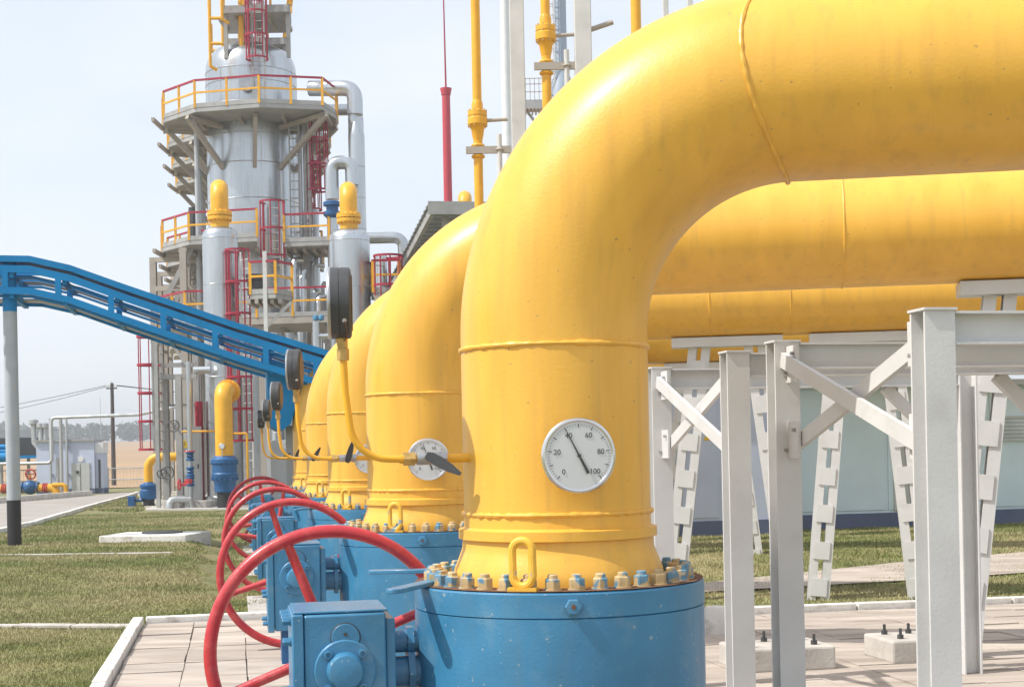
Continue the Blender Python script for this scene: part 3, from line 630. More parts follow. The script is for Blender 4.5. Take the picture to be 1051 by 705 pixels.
for i, c in enumerate(cols):
    c['label'] = ['silver clad process column with red railed platforms, first behind the two slim vessels', 'silver process column second in the row, mostly hidden behind the front column', 'silver process column third in the row, mostly hidden behind the others', 'silver process column at the back end of the column row'][i]

# --- slim vessels with yellow crown bends
def vessel(px, d, r, ztop, label, pr=.31, back=2.6, foot=0):
    x = at(px, 300, d).x; c = Vector((x, d, 0))
    v = thing('slim_vessel', label, 'vessel', (x, d, 0), group='slim silver vessels with yellow bends')
    MB().lathe([(r + .1, 0), (r + .1, .35), (r, .4), (r, ztop - .38)], 48, c).build('shell', 'cladding', v)
    MB().lathe([(r, ztop - .38), (r * .985, ztop - .25), (r * .9, ztop - .12), (r * .7, ztop - .02), (r * .5, ztop + .02)], 48, c, caps=False).build('crown', 'cladding', v)
    for z in (ztop - .39, ztop - 2.0, ztop - 3.6, ztop - 5.2, ztop - 6.8): MB().torus(c + Vector((0, 0, z)), (0, 0, 1), r + .002, .012, 48, 5).build('cladding_band', 'cladding', v)
    for k in range(10):
        a = 2 * PI * k / 10; MB().lathe([(.03, 0), (.03, .03)], 6, c + Vector((math.cos(a) * r * .93, math.sin(a) * r * .93, ztop - .2))).build('cap_bolt', 'steel', v)
    MB().lathe([(pr + .01, ztop - .02), (pr + .01, ztop + .25), (pr + .11, ztop + .27), (pr + .11, ztop + .39), (pr + .02, ztop + .40)], 32, c).build('lower_flange', 'yellow_small', v)
    MB().lathe([(pr + .02, ztop + .415), (pr + .12, ztop + .42), (pr + .12, ztop + .54), (pr + .01, ztop + .58), (pr, ztop + .62)], 32, c).build('upper_flange', 'yellow_small', v)
    for k in range(16):
        a = 2 * PI * k / 16; MB().tube(c + Vector((math.cos(a) * (pr + .075), math.sin(a) * (pr + .075), ztop + .22)), c + Vector((math.cos(a) * (pr + .075), math.sin(a) * (pr + .075), ztop + .60)), .028, 6).build('flange_bolt', 'yellow_small', v)
    zb = ztop + .60; Rb = pr * 1.55; h = Vector((c.x, c.y, 0)).normalized(); pts = [c + Vector((0, 0, zb)), c + Vector((0, 0, zb + .38))]
    pts += [c + h * (Rb - Rb * math.cos(a)) + Vector((0, 0, zb + .38 + Rb * math.sin(a))) for a in [PI / 2 * k / 12 for k in range(1, 13)]]
    pts += [c + h * back + Vector((0, 0, zb + .38 + Rb))]; MB().sweep(pts, pr, 28).build('crown_bend', 'yellow_small', v)
    return v, c
vA, cA = vessel(227, 51.0, .615, 9.72, 'slim silver vessel with yellow bend, rising behind the yellow riser pipe')
vB, cB = vessel(359.5, 51.0, .71, 9.55, 'slim silver vessel with yellow bend, beside the round black pressure gauge')
vessel(479, 72, .5, at(479, 218, 72).z - .7, 'slim vessel whose yellow bend peeps over the grey canopy roof', .34, 2.2)
# cage and landing of vessel A
e = at(252, 300, 50.4); cage(vA, e.x, 50.4, .3, at(250, 258, 50.4).z, .42, -2.3, hoop=1.15, lad='light_steel', zc0=at(250, 452, 50.4).z)
zl = at(280, 304, 50).z
pa = [px2(256, 304, 51.2), px2(257, 304, 49.4), px2(283, 304, 49.2), px2(300, 304, 50.2), px2(300, 304, 51.2)]
pfa = platform(vA, pa, zl, t=.15, rails=pa[1:]); 
p = at(273, 336, 49.8); q = at(299, 310, 50.0); MB().beam(p, q, .1, .1).build('landing_brace', 'light_steel', pfa, smooth=False)
p = at(271.5, 258, 49.3); MB().beam((p.x, p.y, 0), (p.x, p.y, p.z), .13, .13).build('landing_post', 'light_steel', pfa, smooth=False)
p = at(262, 285, 50.6); MB().lathe([(.28, 0), (.28, .5), (.33, .5), (.33, .7)], 20, p - Vector((0, 0, .6))).build('manway', 'dark_grey', vA)
# cage of vessel B
e = at(390, 290, 50.6); cage(vB, e.x, 50.6, 2, at(390, 264, 50.6).z, .5, -.6, hoop=.9, zc0=4.5)
zlb = at(395, 296, 51).z; pb = [px2(381, 300, 51.6), px2(383, 300, 50.4), px2(410, 300, 50.4), px2(411, 300, 51.8)]
platform(vB, pb, zlb - .2, t=.14, rails=pb)

# --- riser pipe with blue valve at the foot of vessel A
rs = thing('riser_pipe', 'upright yellow pipe with bolted bend above a blue bodied valve', 'pipe', (at(230, 520, 48.6).x, 48.6, 0))
c = Vector((at(230, 450, 48.6).x, 48.6, 0)); z0 = at(230, 480, 48.6).z; z1 = at(230, 391, 48.3).z
pts = [c + Vector((0, 0, z0)), c + Vector((0, 0, z1 - .62))] + [c + Vector((0, .33 - .33 * math.cos(a), z1 - .62 + .33 * math.sin(a))) for a in [PI / 2 * k / 10 for k in range(1, 11)]] + [c + Vector((0, 1.2, z1 - .29))]
MB().sweep(pts, .295, 32).build('pipe', 'yellow_small', rs)
MB().lathe([(.40, 0), (.40, .12)], 28, c + Vector((0, .75, z1 - .29)), (0, 1, 0)).build('flange', 'yellow_small', rs)
MB().lathe([(.40, .14), (.40, .26)], 28, c + Vector((0, .75, z1 - .29)), (0, 1, 0)).build('flange', 'yellow_small', rs)
for k in range(14):
    a = 2 * PI * k / 14; o = c + Vector((.35 * math.cos(a), .68, z1 - .29 + .35 * math.sin(a))); MB().tube(o, o + Vector((0, .38, 0)), .032, 6).build('flange_bolt', 'yellow_small', rs)
zb = .55
MB().lathe([(.24, 0), (.27, .04), (.27, zb)], 24, c).build('foot', 'black_paint', rs)
MB().lathe([(.27, zb), (.34, zb + .04), (.36, zb + .35), (.44, zb + .5), (.44, zb + .62), (.41, zb + .66), (.41, zb + .95), (.45, zb + .98), (.45, zb + 1.1), (.33, zb + 1.22), (.30, z0 + .02)], 32, c).build('valve_body', 'blue_dark', rs)
for k in range(18):
    a = 2 * PI * k / 18; o = c + Vector((.43 * math.cos(a), .43 * math.sin(a), zb + .52)); MB().lathe([(.03, 0), (.03, .06)], 6, o - Vector((0, 0, .1))).build('body_bolt', 'blue_dark', rs); MB().lathe([(.03, 0), (.03, .1)], 6, o + Vector((0, 0, .42))).build('body_bolt', 'blue_dark', rs)
o = at(228, 458, 48.25); MB().lathe([(.10, 0), (.10, .05), (.085, .06)], 24, o, (0, -1, 0)).build('gauge_case', 'steel', rs); MB().lathe([(.08, .061), (.08, .065)], 24, o, (0, -1, 0)).build('gauge_dial', 'dial_white', rs)
MB().tube(o, o - Vector((0, 0, .45)), .02, 6).build('gauge_tube', 'steel', rs)

# --- small yellow bend with blue buried valve beside the steel frame
sb = thing('bend_pipe', 'small yellow pipe bend rising from a squat blue valve on the lawn', 'pipe', (at(153, 512, 52).x, 52, 0))
c = Vector((at(152.5, 500, 52).x, 52, 0)); z0 = at(152, 500, 52).z; z1 = at(160, 469, 52).z; r = .155; Rb = .4
xr = at(182, 469, 52).x
pts = [c + Vector((0, 0, z0 - .1)), c + Vector((0, 0, z1 - Rb))] + [c + Vector((Rb - Rb * math.cos(a), 0, z1 - Rb + Rb * math.sin(a))) for a in [PI / 2 * k / 10 for k in range(1, 11)]] + [Vector((xr, 52, z1))]
MB().sweep(pts, r, 20).build('pipe', 'yellow_small', sb)
MB().lathe([(.20, 0), (.20, .30)], 20, c).build('foot', 'black_paint', sb)
MB().lathe([(.22, .28), (.29, .33), (.31, .42), (.31, .6), (.27, .64), (.27, .7), (.31, .72), (.31, .8), (.18, .86), (.16, .9)], 24, c).build('valve_body', 'blue_dark', sb)
MB().box(c.x - .72, c.x - .48, c.y - .15, c.y + .15, 0, .42).build('gearbox', 'blue_dark', sb, bevel=.02); MB().tube(c + Vector((-.5, 0, .25)), c + Vector((-.2, 0, .25)), .05, 8).build('shaft', 'blue_dark', sb)

# --- steel pipe frame at the left foot of the plant
fr = thing('pipe_rack', 'grey steel pipe rack with caged red ladder at the lawn edge', 'pipe rack', (at(175, 523, 50).x, 50, 0))
def post(px, py0, d, w=.2, z0=0, m='grey_steel', nme='rack_post'):
    p = at(px, py0, d); MB().ibeam((p.x, d, z0), (p.x, d, p.z), w, w, .025, up=(0, 1, 0)).build(nme, m, fr, smooth=False)
post(159.7, 352, 49.6, .13); post(169, 384, 50.2, .21); post(183, 384, 49.6, .21); post(201, 350, 51.5, .18)
for (xa, xb, py, d, w) in ((160, 202, 387, 49.9, .17), (165, 198, 375, 50.6, .15), (168, 200, 416, 50.4, .08)):
    p = at(xa, py, d); q = at(xb, py, d); MB().beam(p, (q.x, d, p.z), w, w).build('rack_beam', 'grey_steel', fr, smooth=False)
p = at(186, 340, 50); q = at(172, 384, 50); MB().beam(at(195, 380, 50.2), at(176, 352, 50.2), .08, .08).build('rack_brace', 'grey_steel', fr, smooth=False)
e = at(158, 400, 49.8); cage(fr, e.x + .1, 49.9, at(158, 458, 49.8).z - .1, at(158, 345, 49.8).z, .42, PI - .45, hoop=.95, lad='grey_steel', up=5, tr=.02)
MB().prism([px2(150, 526, 48.3), px2(330, 526, 47.0), px2(360, 526, 75), px2(140, 526, 75)], -.1, .055).build('rack_slab', 'concrete', None, smooth=False)
sl_ = bpy.data.objects['rack_slab']; tag(sl_, 'pale concrete base slab under the whole silver process plant', 'slab')
for (px, d, w, h) in ((178, 49.2, .55, .26), (207, 49.6, .8, .22)):
    p = at(px, 520, d); MB().box(p.x - w / 2, p.x + w / 2, d - .3, d + .3, .056, .056 + h).build('footing', 'concrete', fr, bevel=.015)

# --- small bore valve stand (silver pipe, red and blue valves)
vs_ = thing('valve_stand', 'upright silver pipe with red and blue small valves before the rack', 'valve stand', (at(195, 515, 49).x, 49, 0))
x = at(195, 460, 49).x; zA = at(195, 371, 49).z
zz = at(195, 512, 49).z
MB().sweep([(at(174, 520, 48.8).x, 48.8, .06), (at(174, 520, 48.8).x, 48.8, zz - .12), (at(175.5, 512, 48.8).x, 48.85, zz - .02), (at(178, 512, 48.8).x, 48.9, zz), (x, 49, zz)], .11, 14).build('drain_bend', 'cladding_dull', vs_)
MB().tube((x, 49, zz - .5), (x, 49, zA), .085, 14).build('pipe', 'cladding', vs_)
for (py, k) in ((468, 0), (484, 1), (494, 2)):
    z = at(195, py, 49).z; MB().lathe([(.12, -.16), (.14, -.14), (.14, -.1), (.09, -.06), (.13, 0), (.09, .06), (.14, .1), (.14, .14), (.12, .16)], 16, (x, 49, z)).build('valve_body', 'blue_dark', vs_)
z = at(195, 463, 49).z; MB().torus((x, 48.9, z), (0, 0, 1), .17, .025, 24, 6).build('red_wheel', 'red_paint', vs_)
z = at(195, 497, 49).z; MB().tube((x - .1, 49, z), (x - .36, 49, z), .05, 10).build('actuator', 'red_paint', vs_); MB().torus((x - .38, 49, z), (1, 0, 0), .17, .03, 24, 6).build('red_wheel', 'red_paint', vs_)
z = at(195, 494, 49).z; MB().lathe([(.09, 0), (.09, .25)], 12, (x + .02, 48.85, z), (-.3, -1, 0)).build('actuator', 'red_paint', vs_)
for (px, py, r_) in ((172, 485, .21), (178, 437, .19), (166, 486, .15)):
    o = at(px, py, 49.3); wv = thing('grey_handwheel', ['grey spoked handwheel on the rack post', 'grey handwheel high on the rack by the red cage', 'small grey handwheel beside the yellow bend'][(172, 178, 166).index(px)], 'handwheel', o)
    MB().torus(o, (0, 1, 0), r_, .022, 24, 6).build('rim', 'dark_grey', wv); MB().tube(o, o + Vector((0, .6, 0)), .03, 8).build('stem', 'steel', wv)
    for k in range(4):
        a = k * PI / 2 + .5; MB().tube(o, o + Vector((math.cos(a) * r_, 0, math.sin(a) * r_)), .014, 6).build('spoke', 'dark_grey', wv)
# instrument cabinets
def cabinet(pxa, pxb, pya, pyb, d, dep, label, m='door_grey', sign=None):
    a = at(pxa, pya, d); b = at(pxb, pyb, d); zb = 0.056 if b.z < .6 else b.z
    t = thing('instrument_cabinet', label, 'cabinet', ((a.x + b.x) / 2, d, zb))
    MB().box(a.x, b.x, d, d + dep, zb, a.z).build('case', m, t, bevel=.02)
    MB().box(a.x + .06, b.x - .06, d - .025, d - .002, zb + .12, a.z - .08).build('door', m, t, bevel=.008)
    MB().box(b.x - .14, b.x - .10, d - .05, d - .026, (zb + a.z) / 2 - .08, (zb + a.z) / 2 + .08).build('handle', 'dark_grey', t)
    if sign:
        o = at(*sign, d - .03); s_ = .17; mb = MB(); mb.add([o + Vector((-s_, 0, -s_ * .85)), o + Vector((s_, 0, -s_ * .85)), o + Vector((0, 0, s_ * .9)), o + Vector((-s_, .004, -s_ * .85)), o + Vector((s_, .004, -s_ * .85)), o + Vector((0, .004, s_ * .9))], [(0, 1, 2), (5, 4, 3), (0, 3, 4, 1), (1, 4, 5, 2), (2, 5, 3, 0)]); sg = mb.build('warning_sign', 'sign_yellow', t, smooth=False)
        mb = MB(); mb.beam(o + Vector((.02, -.004, .07)), o + Vector((-.025, -.004, -.01)), .022, .002, up=(0, 1, 0)); mb.beam(o + Vector((-.025, -.004, -.01)), o + Vector((.02, -.004, -.02)), .02, .002, up=(0, 1, 0)); mb.beam(o + Vector((.02, -.004, -.02)), o + Vector((-.01, -.004, -.1)), .022, .002, up=(0, 1, 0)); mb.build('bolt_symbol', 'ink', sg, smooth=False)
    return t
cabinet(184, 208, 438, 520, 50.6, .5, 'pale grey instrument cabinet with yellow warning triangle beside the rack', sign=(189.5, 455))
cabinet(274, 301, 452, 520, 52.5, .7, 'plain grey instrument cabinet behind the red handwheels')

# --- process piping around the plant
def pipe_thing(label, runs, name='process_pipe', cat='pipe', m='cladding', group=None, bands=True):
    p0 = Vector(runs[0][0][0]); t = thing(name, label, cat, (p0.x, p0.y, 0), group=group)
    for pts, r in runs:
        pts = [Vector(p) for p in pts]; out = [pts[0]]
        for a, b, c in zip(pts[:-2], pts[1:-1], pts[2:]):
            d0 = (a - b); d1 = (c - b); k = min(r * 1.9, d0.length * .45, d1.length * .45); p = b + d0.normalized() * k; q = b + d1.normalized() * k
            for i in range(7):
                s = i / 6; out.append(p * (1 - s) ** 2 + b * 2 * s * (1 - s) + q * s * s)
        out.append(pts[-1]); MB().sweep(out, r, 20).build('pipe_run', m, t)
        if bands:
            for a, b in zip(pts[:-1], pts[1:]):
                L = (b - a).length; n = int(L / 1.2)
                for i in range(1, n): MB().torus(a + (b - a) * i / n, b - a, r + .002, .012, 20, 4).build('cladding_band', m, t)
    return t
def A(px, py, d): return at(px, py, d)
za = at(350, 91, 60).z
xv = at(365, 91, 60).x
pipe_thing('big silver overhead duct bending down beside the column platform', [([A(318, 91, 60.5), (A(364, 91, 60).x, 60, za), (A(364, 91, 60).x, 60, at(366, 118, 60).z)], .32), ([(A(362, 110, 60).x, 60, at(366, 112, 60).z), (A(362, 110, 60).x, 60, at(366, 150, 60).z)], .2)])
pipe_thing('second silver overhead duct just behind the big duct', [([(A(330, 115, 64).x, 64, at(350, 113, 64).z), (A(367, 113, 64).x, 64, at(350, 113, 64).z), (A(367, 113, 64).x, 64, 6)], .25)])
t = pipe_thing('fat silver pipe sleeve standing right of the column', [([(A(366, 150, 59).x, 59, 2), (A(366, 150, 59).x, 59, at(366, 140, 59).z)], .33)])
MB().lathe([(.33, 0), (.33, .05), (.18, .55)], 24, (A(366, 150, 59).x, 59, at(366, 140, 59).z)).build('cone_cap', 'cladding', t)
zc_ = at(352, 167, 58).z
pipe_thing('silver swan neck pipe bending over above a dark bolted valve', [([(A(341, 200, 58).x, 58, at(341, 205, 58).z), (A(341, 200, 58).x, 58, zc_), (A(361, 167, 58).x, 58, zc_), (A(361, 167, 58).x, 58, zc_ - .9)], .27)])
o = at(341, 212, 58); vb = thing('pipe_valve', 'dark blue bolted valve below the silver swan neck pipe', 'valve', (o.x, 58, o.z))
MB().lathe([(.2, -.5), (.36, -.35), (.36, -.22), (.24, -.2), (.24, .0), (.36, .02), (.36, .15), (.28, .2)], 20, o).build('body', 'blue_dark', vb)
MB().tube((o.x, 58, 7), (o.x, 58, o.z - .4), .22, 14).build('spool', 'cladding', vb)
zc_ = at(400, 244, 56).z
pipe_thing('silver cross pipe elbowing down right of the second slim vessel', [([(A(375, 244, 56).x, 56, zc_), (A(414, 244, 56).x, 56, zc_), (A(414, 244, 56).x, 56, 1)], .22)])
pipe_thing('thin silver upright pipe close behind the second slim vessel', [([(A(392, 300, 55).x, 55, 1), (A(392, 268, 55).x, 55, at(392, 262, 55).z)], .2)])
pipe_thing('silver pipe bundle standpipe under the lower platform', [([(A(283, 345, 55.4).x, 55.4, .1), (A(283, 345, 55.4).x, 55.4, 6.4)], .24), ([(A(297, 345, 55.6).x, 55.6, .1), (A(297, 345, 55.6).x, 55.6, 6.4)], .2), ([(A(310, 345, 55.4).x, 55.4, .1), (A(310, 345, 55.4).x, 55.4, 6.4)], .2), ([(A(325, 345, 55.8).x, 55.8, .1), (A(325, 345, 55.8).x, 55.8, 6.4)], .2)])
pipe_thing('short silver relief standpipe with blue caps above the blue bridge', [([(A(324.5, 345, 46).x, 46, .1), (A(324.5, 345, 46).x, 46, at(324.5, 330, 46).z)], .11), ([(A(324.5, 337, 46).x, 46, at(324.5, 337, 46).z - .25), (A(338, 337, 46).x, 46, at(324.5, 337, 46).z - .25)], .08)], bands=False)
for px in (324, 329.5):
    o = at(px, 326, 46); b = MB().lathe([(.05, -.1), (.09, -.07), (.1, 0), (.07, .07), (.02, .1)], 12, o).build('relief_cap', 'blue_paint'); tag(b, 'small blue relief cap on top of the short silver standpipe' if px < 325 else 'small blue cap just beside the top of the short silver standpipe', 'cap', 'blue relief caps')
pipe_thing('pale horizontal pipe crossing from the rack to the slim vessel', [([(A(199, 380, 50).x, 50, at(200, 380, 50).z), (A(216, 380, 50).x, 50, at(200, 380, 50).z)], .13)], bands=False)
pipe_thing('dark grey upright drum standing right of the yellow riser', [([(A(247, 470, 50).x, 51.2, .06), (A(247, 470, 50).x, 51.2, at(247, 388, 51).z)], .22)], m='cladding_dull')
pipe_thing('thin yellow gas line stepping round the foot of the vessel', [([(A(187, 443, 49.3).x, 49.3, at(187, 443, 49.3).z), (A(220, 443, 49.3).x, 49.3, at(187, 443, 49.3).z)], .035), ([(A(240, 445, 49.3).x, 49.3, at(240, 445, 49.3).z), (A(253.5, 445, 49.3).x, 49.3, at(240, 445, 49.3).z), (A(253.5, 445, 49.3).x, 49.3, .1)], .04)], m='yellow_small', bands=False)
pipe_thing('small red and white banded line behind the rack posts', [([(A(204, 418, 50.8).x, 50.8, .1), (A(204, 418, 50.8).x, 50.8, at(204, 412, 50.8).z)], .14)], m='red_rail', bands=False)
# inner clutter between the platforms
sv = thing('service_piping', 'cluster of slender grey service pipes between the two column platforms', 'pipes', (A(318, 300, 58.3).x, 58.3, zp3))
for k in range(16):
    px = 300 + 2.4 * k + random.uniform(-1, 1); d = 58.3 + random.uniform(0, 2.5); r = random.choice((.06, .08, .12, .16)); zt_ = random.uniform(7.6, 10.0); x = A(px, 300, d).x
    MB().sweep([(x, d, zp3 + .02), (x, d, zt_ - .1), (x + .05, d + .05, zt_), (x + random.uniform(-.4, .4), d + .4, zt_ + .02)], r, 10).build('service_pipe', random.choice(('cladding_dull', 'cladding', 'grey_steel')), sv)

# ================================================================== CANOPY, MAST, VENT LINES
cn = thing('canopy_roof', 'grey corrugated canopy roof rising above the yellow pipe bends', 'canopy', PT(6.3, 45, 0), 0)
x0, x1, ya, yb, za_, zb_ = 6.18, 12.0, 45.0, 59.0, 9.38, 8.22
def zr(Y): return za_ + (zb_ - za_) * (Y - ya) / (yb - ya)
n = 24
for k in range(n):                                    # ribbed sheets, one after another
    Y0 = ya + (yb - ya) * k / n; Y2 = ya + (yb - ya) * (k + 1) / n; Ym = (Y0 + Y2) / 2
    mb = MB(); mb.beam(PT(x0 - .12, Ym, zr(Ym) + .09), PT(x1, Ym, zr(Ym) + .09), (Y2 - Y0) * .94, .03); mb.beam(PT(x0 - .12, Y0 + .05, zr(Y0) + .11), PT(x1, Y0 + .05, zr(Y0) + .11), .07, .07); mb.build('roof_sheet', 'roof_sheet', cn, smooth=False)
for X in (x0 + .02, x0 + 2.6, x1 - .2): MB().beam(PT(X, ya, zr(ya) - .10), PT(X, yb, zr(yb) - .10), .14, .28).build('rafter', 'grey_steel', cn, smooth=False)
MB().beam(PT(x0 - .14, ya - .06, zr(ya) - .06), PT(x1, ya - .06, zr(ya) - .06), .05, .40).build('fascia', 'grey_steel', cn, smooth=False)
for X in (x0 + .5, x1 - .5):
    for Y in (ya + .6, yb - .8): MB().beam(PT(X, Y, 0), PT(X, Y, zr(Y) - .2), .24, .24).build('canopy_post', 'grey_steel', cn, smooth=False)
wl = MB(); wl.prism([PTL(x0 + 1.2, ya + 1.5), PTL(x1 - .7, ya + 1.5), PTL(x1 - .7, yb - 1.5), PTL(x0 + 1.2, yb - 1.5)], 0, 7.9); wl.build('inner_wall', 'roof_sheet', cn, smooth=False)

mp = at(460, 210, 90); mt = at(459, 91, 90)
ma = thing('lightning_mast', 'tall dark red lightning mast with thin rod behind the canopy', 'mast', (mp.x, 90, 0))
MB().tube((mp.x, 90, 0), (mp.x, 90, mt.z - .4), .30, 20, .25).build('shaft', 'mast_red', ma)
MB().lathe([(.25, -.42), (.30, -.40), (.30, -.3), (.36, -.05), (.36, 0), (.05, .02)], 20, (mp.x, 90, mt.z)).build('collar', 'mast_red', ma)
MB().tube((mp.x, 90, mt.z), (mp.x - .05, 90, mt.z + 8.5), .06, 8, .03).build('rod', 'red_rail', ma)

# vent lines clamped to square posts (26 to 28 m ahead)
def square_post(px, d, w, label, top=16.):
    p = at(px, 60, d); t = thing('steel_post', label, 'post', (p.x, d, 0))
    MB().beam((p.x, d, .02), (p.x, d, top), w, w, up=(0, 1, 0)).build('shaft', 'light_steel', t, smooth=False, bevel=.015)
    MB().box(p.x - w, p.x + w, d - w, d + w, 0, .03).build('base_plate', 'light_steel', t, smooth=False); return t, p.x
pA, xA = square_post(531, 27, .27, 'light grey square steel post beside the flanged thin vent pipe')
pB, xB = square_post(598.5, 26, .30, 'light grey square steel post with a slanting stub arm')
def vent(px, pyj, d, px_arm, label, stubpx):
    p = at(px, pyj, d); t = thing('vent_pipe', label, 'pipe', (p.x, d, 0), group='thin yellow vent pipes'); r = .085; z = p.z
    MB().tube((p.x, d, .05), (p.x, d, 16), r, 16).build('pipe', 'yellow_small', t)
    MB().lathe([(r, -.42), (r + .015, -.36), (r + .04, -.2), (.165, -.15), (.185, -.13), (.185, -.02), (.17, 0), (.17, .02), (.18, .03), (.18, .11), (.11, .14), (.105, .25), (r, .32)], 24, (p.x, d, z)).build('insulating_joint', 'yellow_small', t)
    for k in range(10):
        a = 2 * PI * k / 10; MB().tube((p.x + .165 * math.cos(a), d + .165 * math.sin(a), z - .18), (p.x + .165 * math.cos(a), d + .165 * math.sin(a), z + .14), .016, 6).build('joint_bolt', 'brass', t)
    za2 = z - .62; q = at(px_arm, pyj, d)
    MB().beam((p.x - .22, d - .1, za2), (q.x, d - .1, za2), .06, .13).build('support_arm', 'tan_steel', t, smooth=False)
    for k in (0, 1): MB().torus((p.x, d, za2 - .1 + .2 * k), (0, 0, 1), r + .015, .03, 20, 6).build('clamp', 'yellow_small', t)
    MB().tube((p.x + .1, d, z - .06), (q.x - .05, d, z - .06 + (.02)), .035, 8).build('strut', 'tan_steel', t)
    s_ = at(stubpx, pyj, d - .1); MB().tube((s_.x, d - .1, za2 - 1.2), (s_.x, d - .1, za2 + .28), .05, 10).build('stub_pipe', 'light_steel', t); MB().torus((s_.x, d - .1, za2), (0, 0, 1), .06, .025, 16, 6).build('stub_clamp', 'tan_steel', t)
    return t
vent(490, 121, 27, 524, 'thin yellow vent pipe with bolted joint beside the red mast', 512)
vent(560, 34, 26, 592, 'thin yellow vent pipe with bolted joint between the two steel posts', 581)
e = at(608, 32, 26); f_ = at(629, 23, 26); MB().tube(Vector((e.x - .1, 26, e.z)), f_, .045, 10).build('stub_arm', 'tan_steel', pB)
pV = at(652.5, 10, 24); tv = thing('vent_pipe', 'plain thin yellow vent pipe standing right of the steel posts', 'pipe', (pV.x, 24, 0), group='thin yellow vent pipes'); MB().tube((pV.x, 24, .05), (pV.x, 24, 15), .085, 16).build('pipe', 'yellow_small', tv)
MB().lathe([(.13, 0), (.13, .1)], 20, (pV.x, 24, 9.8)).build('flange', 'yellow_small', tv); MB().lathe([(.13, .12), (.13, .22)], 20, (pV.x, 24, 9.8)).build('flange', 'yellow_small', tv)
for px, lab in ((684, 'slim light grey steel post behind the big yellow elbow'), (709, 'slim light grey post near the elbow weld')): square_post(px, 29, .11, lab, 14)
wm = at(519, 60, 58); w_ = thing('white_mast', 'round white mast behind the grey steel post', 'mast', (wm.x, 58, 0)); MB().tube((wm.x, 58, 0), (wm.x, 58, 24), .24, 20, .17).build('shaft', 'white_paint', w_); MB().lathe([(.25, 0), (.25, .06)], 20, (wm.x, 58, 12)).build('joint_ring', 'white_paint', w_)
# far stack with ladder and platform
sk = at(576, 60, 105); k_ = thing('exhaust_stack', 'tall blue grey exhaust stack with ladder and side platform', 'stack', (sk.x, 105, 0))
MB().lathe([(1.3, 0), (1.3, at(576, 105, 105).z - 1.2), (.75, at(576, 85, 105).z), (.42, at(576, 72, 105).z), (.42, 38)], 32, (sk.x, 105, 0)).build('shell', 'stack_blue', k_)
cage(k_, sk.x - .5, 104.6, 12, 36, .3, PI, hoop=.8, lad='light_steel', m='light_steel', up=5)
zz = at(548, 106, 104).z; pk_ = [(at(535, 100, 103).x, 104.2), (at(535, 100, 103).x, 103), (at(558, 100, 103).x, 103), (at(558, 100, 103).x, 104.2)]
o = platform(k_, pk_, zz, t=.6); 
mb = MB()
for (a, b) in zip(pk_[:-1], pk_[1:]):
    for h in (.55, 1.1, 1.5): mb.beam((a[0], a[1], zz + h), (b[0], b[1], zz + h), .05, .05)
mb.build('guard_rail', 'tan_steel', o, smooth=False)['kind'] = 'stuff'
for i in range(6):
    x = pk_[1][0] + (pk_[2][0] - pk_[1][0]) * i / 5; MB().beam((x, 103, zz), (x, 103, zz + 1.5), .05, .05).build('rail_post', 'tan_steel', o, smooth=False)
MB().beam((pk_[1][0] + .3, 103.4, zz - .6), (sk.x - .4, 104.6, zz - 3.4), .15, .15).build('bracket', 'grey_steel', o, smooth=False)

# ================================================================== RIGHT SIDE: SUPPORT FRAMES
FX, FZ = 3.215, 2.345
def frame(Y, label, L=2.6):
    t = thing('support_frame', label, 'frame', PT(FX, Y, 0), YAW, 'pale grey steel support frames', world=False); w = .155
    MB().ibeam((.08, 0, LOW + .06), (.08, 0, FZ - .012), w, w, .014, up=(0, 1, 0)).build('column', 'light_steel', t, smooth=False)
    MB().box(-.004, .165, -.09, .09, FZ - .012, FZ).build('cap_plate', 'light_steel', t, smooth=False)
    MB().ibeam((.165, 0, FZ - .095), (L, 0, FZ - .095), .14, .16, .012).build('beam', 'light_steel', t, smooth=False)
    MB().ibeam((L + .08, 0, LOW + .06), (L + .08, 0, FZ - .012), w, w, .012, up=(1, 0, 0)).build('column', 'light_steel', t, smooth=False)
    for X in (.08, L + .08): MB().box(X - .15, X + .15, -.15, .15, LOW + .03, LOW + .06).build('base_plate', 'light_steel', t, smooth=False)
    MB().beam((L, .03, FZ - .75), (L - .6, .03, FZ - .18), .06, .09).build('knee_brace', 'light_steel', t, smooth=False)
    return t
frame(8.45, 'pale steel support frame standing closest behind the first blue valve drum'); frame(9.32, 'pale steel support frame paired close behind another frame'); frame(6.5, 'pale steel support frame out in front under the big yellow header'); frame(11.1, 'pale steel support frame just beyond the anchor bolt blocks')
for (Ya, Yb, lab) in ((9.40, 11.02, 'pair of crossed steel braces between the two rear support frames'), (6.58, 8.37, 'pair of crossed steel braces between the two front support frames')):
    t = thing('cross_brace', lab, 'brace', PT(FX + .08, Ya, 0), YAW, world=False); D = Yb - Ya
    MB().beam((.03, 0, FZ - .12), (.03, D, 1.70), .03, .09).build('brace_bar', 'light_steel', t, smooth=False); MB().beam((-.03, 0, 1.70), (-.03, D, FZ - .12), .03, .09).build('brace_bar', 'light_steel', t, smooth=False)
    for (yy, zz_) in ((.06, FZ - .15), (.06, 1.74), (D - .06, FZ - .15), (D - .06, 1.74)):
        MB().box(-.008, .008, yy - .11, yy + .11, zz_ - .11, zz_ + .11).build('gusset_plate', 'light_steel', t, smooth=False)
        for q in (-.06, .06): MB().lathe([(.012, 0), (.012, .02)], 6, (-.009, yy + q, zz_ - q), (-1, 0, 0)).build('bolt', 'steel', t)

